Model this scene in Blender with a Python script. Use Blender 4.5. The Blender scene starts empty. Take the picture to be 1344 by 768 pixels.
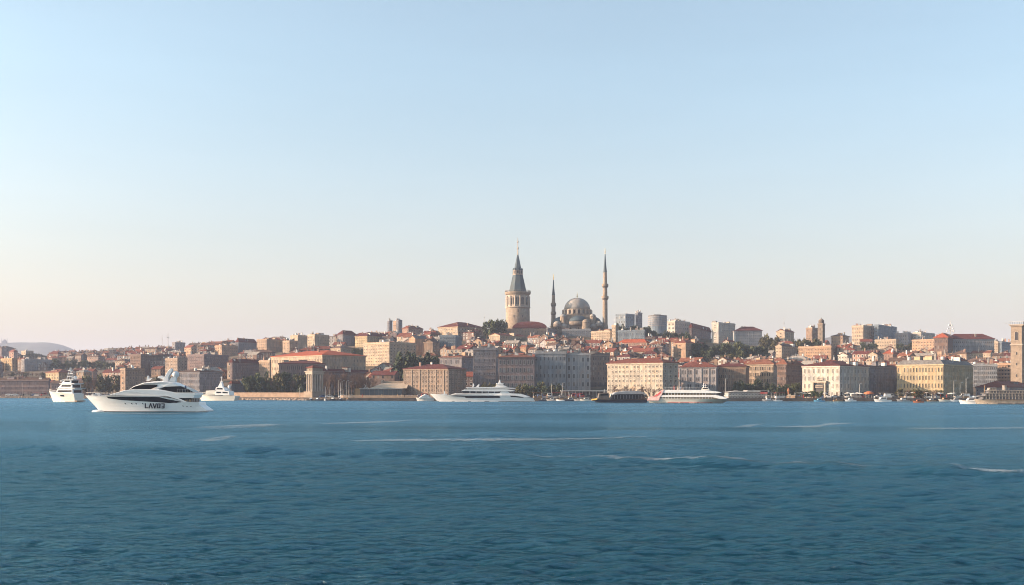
import bpy, math, random
import numpy as np
from mathutils import Vector

# ------------------------------------------------------------------ camera, sky, sun, exposure
SC = bpy.context.scene
COL = SC.collection
K = 1441.0            # focal length in picture units of 1344 x 768
U0 = 672.0
HY = 512.0            # height of the horizon in those units
EYE = 5.05            # metres above the water
SUN_EL, SUN_AZ = math.radians(16.0), math.radians(2.0)    # sun low, square to the left of the view

cam_data = bpy.data.cameras.new('camera')
cam = bpy.data.objects.new('camera', cam_data)
COL.objects.link(cam)
cam.location = (0, 0, EYE)
cam.rotation_euler = (math.radians(90), 0, 0)
cam_data.sensor_width = 36.0
cam_data.lens = 36.0 * K / 1344.0
cam_data.shift_y = (HY - 384.0) / 1344.0
cam_data.clip_start = 0.5
cam_data.clip_end = 40000
SC.camera = cam

world = bpy.data.worlds.new('World')
SC.world = world
world.use_nodes = True
wn = world.node_tree.nodes
wl = world.node_tree.links
wn.clear()
sky = wn.new('ShaderNodeTexSky')
sky.sky_type = 'NISHITA'
sky.sun_disc = False
sky.sun_elevation = SUN_EL
sky.sun_rotation = math.radians(-90) - SUN_AZ
sky.altitude = 0
sky.air_density = 1.0
sky.dust_density = 3.0
sky.ozone_density = 0.9
bg = wn.new('ShaderNodeBackground')
bg.inputs['Strength'].default_value = 0.106
wo = wn.new('ShaderNodeOutputWorld')
hs = wn.new('ShaderNodeHueSaturation')
hs.inputs['Saturation'].default_value = 0.74
wl.new(sky.outputs[0], hs.inputs['Color'])
tn = wn.new('ShaderNodeVectorMath'); tn.operation = 'MULTIPLY'
gt = wn.new('ShaderNodeTexCoord')          # the air near the horizon is dustier and warmer than the air above it
gs = wn.new('ShaderNodeSeparateXYZ'); wl.new(gt.outputs['Generated'], gs.inputs[0])
gr = wn.new('ShaderNodeMapRange'); gr.interpolation_type = 'SMOOTHSTEP'
gr.inputs['From Min'].default_value = 0.0; gr.inputs['From Max'].default_value = 0.30
wl.new(gs.outputs[2], gr.inputs['Value'])
gm = wn.new('ShaderNodeMix'); gm.data_type = 'VECTOR'
gm.inputs[4].default_value = (1.025, 0.905, 0.835); gm.inputs[5].default_value = (0.88, 1.03, 1.06)
wl.new(gr.outputs[0], gm.inputs[0])
wl.new(gm.outputs[1], tn.inputs[1])
# a veil of thin high cloud, hardly seen
cm = wn.new('ShaderNodeMapping'); cm.inputs['Scale'].default_value = (1.0, 1.0, 7.0); wl.new(gt.outputs['Generated'], cm.inputs[0])
cn = wn.new('ShaderNodeTexNoise'); cn.inputs['Scale'].default_value = 2.2; cn.inputs['Detail'].default_value = 6; cn.inputs['Roughness'].default_value = 0.6
wl.new(cm.outputs[0], cn.inputs['Vector'])
cr = wn.new('ShaderNodeMapRange'); cr.inputs['From Min'].default_value = 0.35; cr.inputs['From Max'].default_value = 0.75
cr.inputs['To Min'].default_value = 0.985; cr.inputs['To Max'].default_value = 1.035
wl.new(cn.outputs['Fac'], cr.inputs['Value'])
cs = wn.new('ShaderNodeVectorMath'); cs.operation = 'SCALE'
wl.new(hs.outputs[0], tn.inputs[0])
wl.new(tn.outputs[0], cs.inputs[0]); wl.new(cr.outputs[0], cs.inputs['Scale'])
wl.new(cs.outputs[0], bg.inputs[0])
wl.new(bg.outputs[0], wo.inputs[0])

sun_dir = Vector((-math.cos(SUN_EL) * math.cos(SUN_AZ), -math.cos(SUN_EL) * math.sin(SUN_AZ), math.sin(SUN_EL)))
sd = bpy.data.lights.new('sun', 'SUN')
sd.energy = 5.0
sd.angle = math.radians(0.5)
sd.color = (1.0, 0.70, 0.48)
so = bpy.data.objects.new('sun', sd)
COL.objects.link(so)
so.rotation_euler = (-sun_dir).to_track_quat('-Z', 'Y').to_euler()
so.location = (-300, 200, 300)

vs = SC.view_settings
vs.view_transform = 'Standard'
vs.look = 'None'
vs.exposure = 1.4
vs.gamma = 1.0
vs.use_curve_mapping = False
SC.cycles.use_denoising = True
SC.cycles.denoising_input_passes = 'RGB_ALBEDO_NORMAL'
SC.cycles.filter_width = 1.05
SC.cycles.max_bounces = 6
SC.cycles.diffuse_bounces = 3
SC.cycles.glossy_bounces = 3
SC.cycles.volume_bounces = 1
SC.cycles.transparent_max_bounces = 8
SC.cycles.sample_clamp_indirect = 6.0

HAZE_DENSITY = 1.05e-4

R = random.Random(11)

# ------------------------------------------------------------------ helpers
def at(u, y, D):
    """The point seen at picture place (u, y) at the depth D."""
    return Vector(((u - U0) / K * D, D, EYE + (HY - y) / K * D))

_mats = {}
def mat(color, rough=0.8, var=0.25, scale=0.35, spec=0.3, tint=0.0, metal=0.0, streak=False, key=None):
    """A procedural material: base colour broken by two noises, and (tint) a shade of its own for each object."""
    k = (tuple(round(c, 3) for c in color), rough, var, scale, spec, tint, metal, streak, key)
    if k in _mats:
        return _mats[k]
    m = bpy.data.materials.new(key or 'surface')
    m.use_nodes = True
    n, l = m.node_tree.nodes, m.node_tree.links
    b = n['Principled BSDF']
    b.inputs['Roughness'].default_value = rough
    b.inputs['Specular IOR Level'].default_value = spec
    b.inputs['Metallic'].default_value = metal
    tc = n.new('ShaderNodeTexCoord')
    mp = n.new('ShaderNodeMapping')
    l.new(tc.outputs['Object'], mp.inputs[0])
    if streak:
        mp.inputs['Scale'].default_value = (1.0, 1.0, 0.18)
    n1 = n.new('ShaderNodeTexNoise'); n1.inputs['Scale'].default_value = scale; n1.inputs['Detail'].default_value = 5
    n1.inputs['Roughness'].default_value = 0.7
    l.new(mp.outputs[0], n1.inputs['Vector'])
    mr = n.new('ShaderNodeMapRange')
    mr.inputs['From Min'].default_value = 0.3; mr.inputs['From Max'].default_value = 0.7
    mr.inputs['To Min'].default_value = 1 - var; mr.inputs['To Max'].default_value = 1 + var
    l.new(n1.outputs['Fac'], mr.inputs['Value'])
    val = mr.outputs[0]
    if tint:
        oi = n.new('ShaderNodeObjectInfo')
        mr2 = n.new('ShaderNodeMapRange')
        mr2.inputs['To Min'].default_value = 1 - tint; mr2.inputs['To Max'].default_value = 1 + tint
        l.new(oi.outputs['Random'], mr2.inputs['Value'])
        mu = n.new('ShaderNodeMath'); mu.operation = 'MULTIPLY'
        l.new(val, mu.inputs[0]); l.new(mr2.outputs[0], mu.inputs[1])
        val = mu.outputs[0]
    mx = n.new('ShaderNodeVectorMath'); mx.operation = 'SCALE'
    mx.inputs[0].default_value = color
    l.new(val, mx.inputs['Scale'])
    out = mx.outputs[0]
    if streak:      # repainted and weathered patches
        n3 = n.new('ShaderNodeTexNoise'); n3.inputs['Scale'].default_value = 0.16; n3.inputs['Detail'].default_value = 3
        l.new(tc.outputs['Object'], n3.inputs['Vector'])
        rp = n.new('ShaderNodeValToRGB'); e = rp.color_ramp.elements
        e[0].position = 0.36; e[0].color = (0.76, 0.80, 0.86, 1); e[1].position = 0.64; e[1].color = (1.14, 1.0, 0.90, 1)
        x = e.new(0.5); x.color = (1, 1, 1, 1)
        l.new(n3.outputs['Fac'], rp.inputs[0])
        mm = n.new('ShaderNodeVectorMath'); mm.operation = 'MULTIPLY'
        l.new(out, mm.inputs[0]); l.new(rp.outputs[0], mm.inputs[1]); out = mm.outputs[0]
    l.new(out, b.inputs['Base Color'])
    _mats[k] = m
    return m


class MB:
    """Collects shapes; build() links them as ONE mesh object."""
    def __init__(self):
        self.v, self.f, self.mi, self.mats = [], [], [], []
    def slot(self, m):
        if m not in self.mats:
            self.mats.append(m)
        return self.mats.index(m)
    def face(self, pts, m):
        i = len(self.v)
        self.v.extend(pts)
        self.f.append(tuple(range(i, i + len(pts))))
        self.mi.append(self.slot(m))
    def mesh(self, verts, faces, m):
        i = len(self.v); s = self.slot(m)
        self.v.extend(verts)
        for f in faces:
            self.f.append(tuple(i + a for a in f)); self.mi.append(s)
    def box(self, x0, x1, y0, y1, z0, z1, m):
        self.mesh([(x0, y0, z0), (x1, y0, z0), (x1, y1, z0), (x0, y1, z0), (x0, y0, z1), (x1, y0, z1), (x1, y1, z1), (x0, y1, z1)],
                  [(3, 2, 1, 0), (4, 5, 6, 7), (0, 1, 5, 4), (1, 2, 6, 5), (2, 3, 7, 6), (3, 0, 4, 7)], m)
    def rings(self, rings, m, cap0=True, cap1=True, closed=True):
        n = len(rings[0]); v = [p for r in rings for p in r]; f = []
        for a in range(len(rings) - 1):
            for b in range(n if closed else n - 1):
                c = (b + 1) % n
                f.append((a * n + b, a * n + c, (a + 1) * n + c, (a + 1) * n + b))
        if cap0: f.append(tuple(range(n - 1, -1, -1)))
        if cap1: f.append(tuple((len(rings) - 1) * n + b for b in range(n)))
        self.mesh(v, f, m)
    def lathe(self, prof, n, m, cx=0.0, cy=0.0, rot=0.0, cap=True):
        rs = [[(cx + r * math.cos(rot + 2 * math.pi * i / n), cy + r * math.sin(rot + 2 * math.pi * i / n), z) for i in range(n)] for r, z in prof]
        self.rings(rs, m, cap, cap)
    def tube(self, p0, p1, r0, r1, m, n=6):
        p0, p1 = Vector(p0), Vector(p1)
        d = (p1 - p0).normalized()
        a = d.orthogonal().normalized(); b = d.cross(a)
        self.rings([[tuple(p + (a * math.cos(2 * math.pi * i / n) + b * math.sin(2 * math.pi * i / n)) * r) for i in range(n)]
                    for p, r in ((p0, r0), (p1, r1))], m)
    def side(self, poly, w, m, bev=0.0, taper=None, y0=0.0):
        """A side outline (x, z) given a width of 2 w about y0, its edges rounded off by bev."""
        cx = sum(p[0] for p in poly) / len(poly); cz = sum(p[1] for p in poly) / len(poly)
        t = taper or (lambda x: 1.0)
        rs = []
        for s, yy in ((1, -w), (0, -(w - bev)), (0, w - bev), (1, w)) if bev else ((0, -w), (0, w)):
            r = []
            for x, z in poly:
                dx, dz = cx - x, cz - z
                dl = math.hypot(dx, dz) or 1
                k = min(bev * s / dl, 0.5)
                r.append((x + dx * k, y0 + yy * t(x), z + dz * k))
            rs.append(r)
        self.rings(rs, m)
    def build(self, name, parent=None, loc=(0, 0, 0), rz=0.0, smooth=False):
        me = bpy.data.meshes.new(name)
        me.from_pydata([tuple(p) for p in self.v], [], self.f)
        for m in self.mats:
            me.materials.append(m)
        if len(self.mats) > 1:
            me.polygons.foreach_set('material_index', self.mi)
        if smooth:
            me.polygons.foreach_set('use_smooth', [True] * len(self.f))
        me.update()
        return put(name, me, parent, loc, rz)


def put(name, me, parent=None, loc=(0, 0, 0), rz=0.0):
    o = bpy.data.objects.new(name, me)
    COL.objects.link(o)
    o.location = loc
    o.rotation_euler = (0, 0, rz)
    if parent is not None:
        o.parent = parent
    return o

def tag(o, label=None, cat=None, group=None, kind=None):
    if label: o['label'] = label
    if cat: o['category'] = cat
    if group: o['group'] = group
    if kind: o['kind'] = kind
    return o

def thing(name, label, cat, loc=(0, 0, 0), rz=0.0, group=None):
    return tag(put(name, None, None, loc, rz), label, cat, group)

def kids(o):
    return [c for c in o.children]

def copy_thing(o, loc, rz, label, group=None):
    c = o.copy(); COL.objects.link(c)
    c.location = loc; c.rotation_euler = (0, 0, rz)
    c['label'] = label
    if group: c['group'] = group
    for ch in kids(o):
        p = ch.copy(); COL.objects.link(p); p.parent = c
        for g in kids(ch):
            q = g.copy(); COL.objects.link(q); q.parent = p
    return c

def interp(u, xs, ys):
    return float(np.interp(u, xs, ys))

# ------------------------------------------------------------------ terrain: shore line, ridge, heights
TU = [-900, -300, 0, 150, 300, 450, 600, 680, 760, 860, 950, 1050, 1150, 1250, 1344, 1700, 2300]
TS = [900, 800, 690, 640, 560, 522, 515, 515, 508, 500, 497, 495, 491, 488, 485, 478, 470]
TR = [1900, 1750, 1500, 1380, 1180, 1020, 920, 895, 900, 920, 940, 960, 970, 980, 985, 1000, 1000]
TY = [480, 477, 472, 467, 459, 447, 437, 434, 436, 440, 447, 451, 451, 454, 460, 466, 470]
def shore(u): return np.interp(u, TU, TS)
def ridge(u): return np.interp(u, TU, TR)
def ridge_y(u): return np.interp(u, TU, TY)
def ground(u, D):
    """Height of the land at the bearing u and the depth D."""
    s, r = shore(u), ridge(u)
    h = EYE + (HY - ridge_y(u)) / K * r
    t = np.clip((D - s - 62) / (r - s - 62), 0, 1)
    up = 1.3 + (h - 1.3) * (t ** 0.92)
    bump = 1.5 * np.sin(u * 0.021 + D * 0.013) * np.clip(t * 3, 0, 1)
    down = np.clip((D - r) / (r * 0.7), 0, 1)
    down = down * down * (3 - 2 * down)
    return up + bump * (1 - down) - (h - 14) * down
def uof(x, y): return U0 + x / y * K
def gxy(x, y): return float(ground(uof(x, y), y))
def py(z, D): return HY - (z - EYE) * K / D

def solve_D(u, y):
    """Depth at which the land at bearing u is seen at height y."""
    s, r = float(shore(u)) + 64, float(ridge(u))
    best = r
    for i in range(200):
        D = s + (r - s) * i / 199
        if py(float(ground(u, D)), D) <= y:
            return D
    return best

def grid_object(name, us, Ds, zf, m, kind='structure', smooth=True):
    U, DD = np.meshgrid(us, Ds)
    X = (U - U0) / K * DD
    Z = zf(U, DD, X)
    v = np.stack([X, DD, Z], -1).reshape(-1, 3).astype(np.float32)
    nu, nd = len(us), len(Ds)
    i = np.arange(nu * nd).reshape(nd, nu)
    f = np.stack([i[:-1, :-1], i[:-1, 1:], i[1:, 1:], i[1:, :-1]], -1).reshape(-1, 4)
    me = bpy.data.meshes.new(name)
    me.vertices.add(len(v)); me.vertices.foreach_set('co', v.ravel())
    me.loops.add(f.size); me.loops.foreach_set('vertex_index', f.ravel().astype(np.int32))
    me.polygons.add(len(f))
    me.polygons.foreach_set('loop_start', np.arange(0, f.size, 4, dtype=np.int32))
    me.polygons.foreach_set('use_smooth', np.full(len(f), smooth))
    me.materials.append(m)
    me.update(calc_edges=True)
    o = put(name, me)
    tag(o, kind=kind)
    return o

# land
def land_material():
    m = bpy.data.materials.new('land'); m.use_nodes = True
    n, l = m.node_tree.nodes, m.node_tree.links
    b = n['Principled BSDF']; b.inputs['Roughness'].default_value = 0.95; b.inputs['Specular IOR Level'].default_value = 0.1
    tc = n.new('ShaderNodeTexCoord')
    a = n.new('ShaderNodeTexNoise'); a.inputs['Scale'].default_value = 0.05; a.inputs['Detail'].default_value = 8; a.inputs['Roughness'].default_value = 0.75
    l.new(tc.outputs['Object'], a.inputs['Vector'])
    r = n.new('ShaderNodeValToRGB')
    e = r.color_ramp.elements
    e[0].position = 0.35; e[0].color = (0.035, 0.045, 0.025, 1)
    e[1].position = 0.65; e[1].color = (0.16, 0.12, 0.09, 1)
    x = e.new(0.5); x.color = (0.09, 0.07, 0.05, 1)
    l.new(a.outputs['Fac'], r.inputs[0]); l.new(r.outputs[0], b.inputs['Base Color'])
    return m
us = np.linspace(-900, 2300, 260)
ts = np.concatenate([[0, 0.0001], np.linspace(0.02, 1, 60), np.linspace(1.05, 2.4, 24)])
def land(name):
    U, T = np.meshgrid(us, ts)
    S, RR = shore(U), ridge(U)
    DD = S + (RR - S) * np.minimum(T, 1) + RR * np.maximum(T - 1, 0)
    DD[0] = S[0]
    X = (U - U0) / K * DD
    Z = ground(U, DD); Z[0] = -3.0
    far = np.stack([(us - U0) / K * 9000, np.full(len(us), 9000.0), np.full(len(us), 12.0)], -1)
    v = np.concatenate([np.stack([X, DD, Z], -1).reshape(-1, 3), far])
    nu, nd = len(us), len(ts) + 1
    i = np.arange(nu * nd).reshape(nd, nu)
    f = np.stack([i[:-1, :-1], i[:-1, 1:], i[1:, 1:], i[1:, :-1]], -1).reshape(-1, 4)
    me = bpy.data.meshes.new(name)
    me.from_pydata(v.tolist(), [], f.tolist())
    me.polygons.foreach_set('use_smooth', [True] * len(f))
    me.materials.append(land_material()); me.update()
    tag(put(name, me), kind='structure')
land('terrain')

# quay: a stone edge all along the shore, its top a little above the land
def quay():
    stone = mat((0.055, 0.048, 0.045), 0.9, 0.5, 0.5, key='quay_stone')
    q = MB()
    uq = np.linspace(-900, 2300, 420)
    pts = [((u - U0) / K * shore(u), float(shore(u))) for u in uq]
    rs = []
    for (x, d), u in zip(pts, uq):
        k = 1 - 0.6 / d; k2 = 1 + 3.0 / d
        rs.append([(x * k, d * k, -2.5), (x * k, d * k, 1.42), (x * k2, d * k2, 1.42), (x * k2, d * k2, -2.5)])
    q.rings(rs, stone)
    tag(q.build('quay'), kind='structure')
quay()
def seawall(u0, u1, dy, h, name, label, col):
    q = MB()
    n = 24; rs = []
    for i in range(n + 1):
        u = u0 + (u1 - u0) * i / n
        d = float(shore(u)) + dy; x = (u - U0) / K * d
        rs.append([(x, d, 1.2), (x, d, 1.3 + h), (x * (1 + 2.2 / d), d + 2.2, 1.3 + h), (x * (1 + 2.2 / d), d + 2.2, 1.2)])
    q.rings(rs, mat(col, 0.9, 0.3, 0.4, key='wall_stone'))
    c = MB()
    rs = []
    for i in range(n + 1):
        u = u0 + (u1 - u0) * i / n
        d = float(shore(u)) + dy - 0.15; x = (u - U0) / K * d
        rs.append([(x, d, 1.3 + h + 0.003), (x, d, 1.55 + h), (x * (1 + 2.5 / d), d + 2.5, 1.55 + h), (x * (1 + 2.5 / d), d + 2.5, 1.3 + h + 0.003)])
    c.rings(rs, mat((col[0] * 1.15, col[1] * 1.15, col[2] * 1.15), 0.9, 0.2, 0.6, key='coping_stone'))
    w = q.build(name)
    tag(w, label, 'wall')
    c.build('coping', w)
seawall(304, 406, 22, 2.2, 'sea_wall', 'long tan stone embankment wall below the dark waterside trees', (0.27, 0.195, 0.145))
seawall(446, 548, 8, 0.9, 'promenade_wall', 'low tan stone promenade wall in front of the glass pavilion', (0.36, 0.27, 0.20))

# far hill, its haze comes from the air
def far_hill():
    U = np.linspace(-420, 120, 60); D = np.linspace(4600, 6000, 24)
    def zf(u, d, x):
        px = np.interp(u, [-420, -200, -60, 0, 30, 60, 80, 100, 108, 120], [470, 458, 450, 449.5, 447.5, 447, 451, 459, 468, 512])
        h = (HY - px) / K * 5200
        prof = np.sin(np.clip((d - 4600) / 1400, 0, 1) * math.pi) ** 0.7
        return 2 + h * prof + 2.5 * np.sin(x * .02) * prof
    grid_object('far_hill', U, D, zf, mat((0.07, 0.075, 0.06), 0.95, 0.4, 0.01, 0.05, key='hill_scrub'))
far_hill()
def right_hill():
    U = np.linspace(1000, 1700, 50); D = np.linspace(3000, 4200, 20)
    def zf(u, d, x):
        px = np.interp(u, [1000, 1060, 1090, 1120, 1180, 1300, 1500, 1700], [470, 446, 441, 441, 446, 450, 452, 470])
        prof = np.sin(np.clip((d - 3000) / 1200, 0, 1) * math.pi) ** 0.7
        return 2 + (HY - px) / K * 3600 * prof + 2 * np.sin(x * .03) * prof
    grid_object('distant_hill', U, D, zf, mat((0.09, 0.085, 0.07), 0.95, 0.4, 0.01, 0.05, key='hill_scrub_pale'))
right_hill()

# ------------------------------------------------------------------ water
WR = np.random.RandomState(5)
WAVES = []
for i in range(64):
    lam = 0.24 * (3.6 / 0.24) ** (i / 63.0)
    ang = math.radians(90 + 18) + WR.normal(0, 0.62)
    amp = 0.0100 * lam ** 0.85 * (0.8 + 0.4 * WR.rand())
    if lam > 1.4: amp *= 0.72
    WAVES.append((lam, math.cos(ang), math.sin(ang), amp, WR.rand() * 6.28))
# passing swells and wakes: crest lines across the water (pairs of picture place, height, width in depth)
SWELL = [([(-300, 583), (0, 588), (130, 592), (270, 593), (430, 595), (560, 597), (700, 602), (860, 606), (1000, 611), (1150, 616), (1344, 626), (1700, 640)], 0.42, 2.4),
         ([(380, 578), (470, 574), (560, 574), (672, 571), (760, 569), (880, 565), (960, 563)], 0.36, 4.5),
         ([(-100, 566), (60, 566), (180, 567), (260, 563), (380, 558)], 0.2, 4.5)]
def wave_z(X, D, cell):
    z = np.zeros_like(X)
    for lam, cx, cy, amp, ph in WAVES:
        k = 2 * math.pi / lam
        fade = np.clip(lam / (cell * 3.0) - 0.6, 0, 1) * np.clip(1.25 - D / 520.0, 0.25, 1)
        th = k * (X * cx + D * cy) + ph
        z += amp * fade * (np.sin(th) + 0.28 * np.cos(2 * th))
    # gusts: patches where the chop is lower
    g = 0.75 + 0.3 * np.sin(X * 0.021 + D * 0.043 + 1.0) * np.sin(X * 0.033 - D * 0.019) + 0.15 * np.sin(D * .11 + X * .05)
    z *= g
    for pts, a, w in SWELL:
        u = U0 + X / D * K
        xs = [p[0] for p in pts]
        dl = np.interp(u, xs, [EYE * K / (p[1] - HY) for p in pts])
        ends = np.clip((u - xs[0]) / 90, 0, 1) * np.clip((xs[-1] - u) / 90, 0, 1)
        mod = 0.65 + 0.5 * np.sin(u * 0.031 + 0.8) * np.sin(u * 0.0117)
        z += a * ends * mod * np.exp(-((D - dl) / w) ** 2)
    return z

def water_material():
    m = bpy.data.materials.new('sea_water'); m.use_nodes = True
    n, l = m.node_tree.nodes, m.node_tree.links
    n.clear()
    tc = n.new('ShaderNodeTexCoord')
    def noise(scale, sx, sy, det, rough=0.6):
        mp = n.new('ShaderNodeMapping'); mp.inputs['Scale'].default_value = (sx, sy, 1)
        mp.inputs['Rotation'].default_value = (0, 0, math.radians(12))
        l.new(tc.outputs['Object'], mp.inputs[0])
        t = n.new('ShaderNodeTexNoise'); t.inputs['Scale'].default_value = scale
        t.inputs['Detail'].default_value = det; t.inputs['Roughness'].default_value = rough
        l.new(mp.outputs[0], t.inputs['Vector'])
        return t.outputs['Fac']
    at_ = n.new('ShaderNodeAttribute'); at_.attribute_name = 'slick'
    def by_slick(lo, hi):
        mr = n.new('ShaderNodeMapRange'); mr.inputs['To Min'].default_value = lo; mr.inputs['To Max'].default_value = hi
        l.new(at_.outputs['Fac'], mr.inputs['Value'])
        return mr.outputs[0]
    b1 = n.new('ShaderNodeBump'); b1.inputs['Distance'].default_value = 0.16
    l.new(by_slick(0.95, 0.68), b1.inputs['Strength'])
    l.new(noise(4.2, 0.8, 1.3, 7, 0.7), b1.inputs['Height'])
    b2 = n.new('ShaderNodeBump'); b2.inputs['Distance'].default_value = 0.8
    l.new(by_slick(0.75, 0.55), b2.inputs['Strength'])
    l.new(noise(0.36, 0.7, 1.3, 5), b2.inputs['Height'])
    l.new(b1.outputs[0], b2.inputs['Normal'])
    mr = n.new('ShaderNodeMapRange'); mr.inputs['From Min'].default_value = 0.35; mr.inputs['From Max'].default_value = 0.68
    mr.inputs['To Min'].default_value = 0.10; mr.inputs['To Max'].default_value = 0.24
    l.new(noise(0.02, 0.35, 1.6, 4), mr.inputs['Value'])
    body = n.new('ShaderNodeBsdfDiffuse'); body.inputs['Color'].default_value = (0.003, 0.031, 0.047, 1)
    gl = n.new('ShaderNodeBsdfGlossy'); gl.inputs['Color'].default_value = (0.43, 0.745, 0.95, 1)
    fa = n.new('ShaderNodeAttribute'); fa.attribute_name = 'far'
    fm = n.new('ShaderNodeMath'); fm.operation = 'MULTIPLY_ADD'; fm.inputs[1].default_value = 0.12
    l.new(fa.outputs['Fac'], fm.inputs[0]); l.new(mr.outputs[0], fm.inputs[2])
    l.new(fm.outputs[0], gl.inputs['Roughness'])
    fr = n.new('ShaderNodeFresnel'); fr.inputs['IOR'].default_value = 1.30
    k = n.new('ShaderNodeMath'); k.operation = 'MULTIPLY'; k.inputs[1].default_value = 0.97
    for q in (body, gl, fr): l.new(b2.outputs[0], q.inputs['Normal'])
    l.new(fr.outputs[0], k.inputs[0])
    mx = n.new('ShaderNodeMixShader')
    l.new(k.outputs[0], mx.inputs[0]); l.new(body.outputs[0], mx.inputs[1]); l.new(gl.outputs[0], mx.inputs[2])
    o = n.new('ShaderNodeOutputMaterial'); l.new(mx.outputs[0], o.inputs['Surface'])
    return m
def water():
    ys = np.concatenate([np.arange(1150, 780, -3.0), np.arange(780, 600, -0.8), np.arange(600, 540, -0.42), np.arange(540, 524, -0.35)])
    Ds = EYE * K / (ys - HY)
    Ds = np.concatenate([Ds, [640, 720, 800, 1000]])
    us = np.concatenate([np.arange(-1300, -150, 14.0), np.arange(-150, 1500, 2.2), np.arange(1500, 2700, 14.0)])
    def zf(U, D, X):
        cell = np.maximum(np.abs(np.gradient(D, axis=0)), np.abs(np.gradient(X, axis=1)))
        return wave_z(X, D, cell) * np.clip((1000 - D) / 400, 0, 1)
    o = grid_object('water', us, Ds, zf, water_material())
    # beyond the long swell the water is smoother
    U, DD = np.meshgrid(us, Ds)
    pts = SWELL[0][0]
    dl = np.interp(U, [p[0] for p in pts], [EYE * K / (p[1] - HY) for p in pts])
    sl = np.clip((DD - dl + 3 + 5 * np.sin(U * .05 + DD * .09)) / 26, 0, 1) * np.clip((300 - DD) / 170, 0, 1)
    a = o.data.attributes.new('slick', 'FLOAT', 'POINT')
    a.data.foreach_set('value', sl.ravel().astype(np.float32))
    a = o.data.attributes.new('far', 'FLOAT', 'POINT')       # ripples too fine to see far off: rougher gloss
    a.data.foreach_set('value', np.clip((DD - 120) / 260, 0, 1).ravel().astype(np.float32))
water()

def foam_material():
    m = bpy.data.materials.new('foam'); m.use_nodes = True
    n, l = m.node_tree.nodes, m.node_tree.links
    b = n['Principled BSDF']; b.inputs['Base Color'].default_value = (0.44, 0.52, 0.58, 1); b.inputs['Roughness'].default_value = 0.6
    tc = n.new('ShaderNodeTexCoord'); mp = n.new('ShaderNodeMapping'); mp.inputs['Scale'].default_value = (0.10, 0.8, 1)
    t = n.new('ShaderNodeTexNoise'); t.inputs['Scale'].default_value = 0.9; t.inputs['Detail'].default_value = 6
    l.new(tc.outputs['Object'], mp.inputs[0]); l.new(mp.outputs[0], t.inputs['Vector'])
    mr = n.new('ShaderNodeMapRange'); mr.inputs['From Min'].default_value = 0.3; mr.inputs['From Max'].default_value = 0.62
    mr.inputs['To Max'].default_value = 0.34
    l.new(t.outputs['Fac'], mr.inputs['Value']); ea = n.new('ShaderNodeAttribute'); ea.attribute_name = 'body'      # thins out towards the edges and ends
    em = n.new('ShaderNodeMath'); em.operation = 'MULTIPLY'
    l.new(mr.outputs[0], em.inputs[0]); l.new(ea.outputs['Fac'], em.inputs[1])
    l.new(em.outputs[0], b.inputs['Alpha'])
    return m
FOAM = foam_material()
FOAM_THIN = FOAM.copy()
for q in FOAM_THIN.node_tree.nodes:
    if q.type == 'MAP_RANGE': q.inputs['To Max'].default_value = 0.34
def foam(pts, w0, label):
    w0 *= 1.5
    """A thin streak of foam lying on the waves along points of the water seen at (u, y)."""
    w0 *= 3.2 if pts[1][1] < 585 else 1.2
    v, f = [], []
    dense = []
    for (ua, ya, ka), (ub, yb, kb) in zip(pts[:-1], pts[1:]):
        n = max(2, int(abs(ub - ua) / 4))
        for i in range(n):
            t = i / n
            dense.append((ua + (ub - ua) * t, ya + (yb - ya) * t, ka + (kb - ka) * t))
    dense.append(pts[-1])
    for u, y, k in dense:
        D = EYE * K / (y - HY)
        wob = R.uniform(-.1, .1) * w0
        for s in (-1, -0.33, 0.33, 1):
            d = D + s * w0 * k * R.uniform(.85, 1.1) + wob
            x = (u - U0) / K * d
            cell = np.full((1,), d * d / (EYE * K) * .42)
            z = float(wave_z(np.array([x]), np.array([d]), cell)[0]) + 0.05
            v.append((x, d, z))
    for i in range(len(dense) - 1):
        for j in range(3):
            a = i * 4 + j
            f.append((a, a + 4, a + 5, a + 1))
    me = bpy.data.meshes.new('foam_streak'); me.from_pydata(v, [], f); me.materials.append(FOAM if pts[1][1] < 585 else FOAM_THIN); me.update()
    at_ = me.attributes.new('body', 'FLOAT', 'POINT')
    nn = len(dense)
    at_.data.foreach_set('value', [(1.0 if j in (1, 2) else 0.0) * min(1, i / 5, (nn - 1 - i) / 5) for i in range(nn) for j in range(4)])
    tag(put('foam_streak', me), label, 'wake', 'wake streaks on the water', 'stuff')
foam([(248, 562.5, .2), (300, 561, 1), (350, 558.5, .9), (376, 557.5, .1)], 1.9, 'bright pale wake streak below the lettered yacht')
foam([(252, 579, .1), (280, 577, 1), (300, 574.5, 1), (316, 572, .1)], 1.2, 'short pale streak below the bright wake')
foam([(410, 557, .1), (470, 555, .6), (520, 553.5, .7), (552, 550.5, .1)], 1.5, 'thin wake streak trailing below the small workboat')
foam([(455, 579, .1), (540, 578.5, .6), (640, 577.5, .8), (760, 577, .5), (860, 573, .1)], 1.0, 'long faint streak across the middle of the water')
foam([(690, 601.5, .1), (760, 603.5, .9), (850, 606, .8), (910, 608.5, .3), (1080, 612, .5), (1150, 614, 1), (1165, 615, .1)], 0.7, 'white crest line along the long swell')
foam([(1240, 620, .1), (1290, 623, .9), (1400, 626, .9)], 0.7, 'white crest at the near end of the long swell')
foam([(955, 562, .1), (985, 559, 1), (1006, 556, .3)], 1.6, 'short wake streak below the white ferry')
foam([(1010, 561, .1), (1070, 560, .7), (1090, 556.5, 1), (1130, 555.5, .2)], 1.6, 'wake streak below the cream palazzo')
foam([(1180, 563, .1), (1250, 562.5, .6), (1344, 562, .6), (1400, 562, .1)], 1.2, 'faint pale streak at the side of the water')
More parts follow.
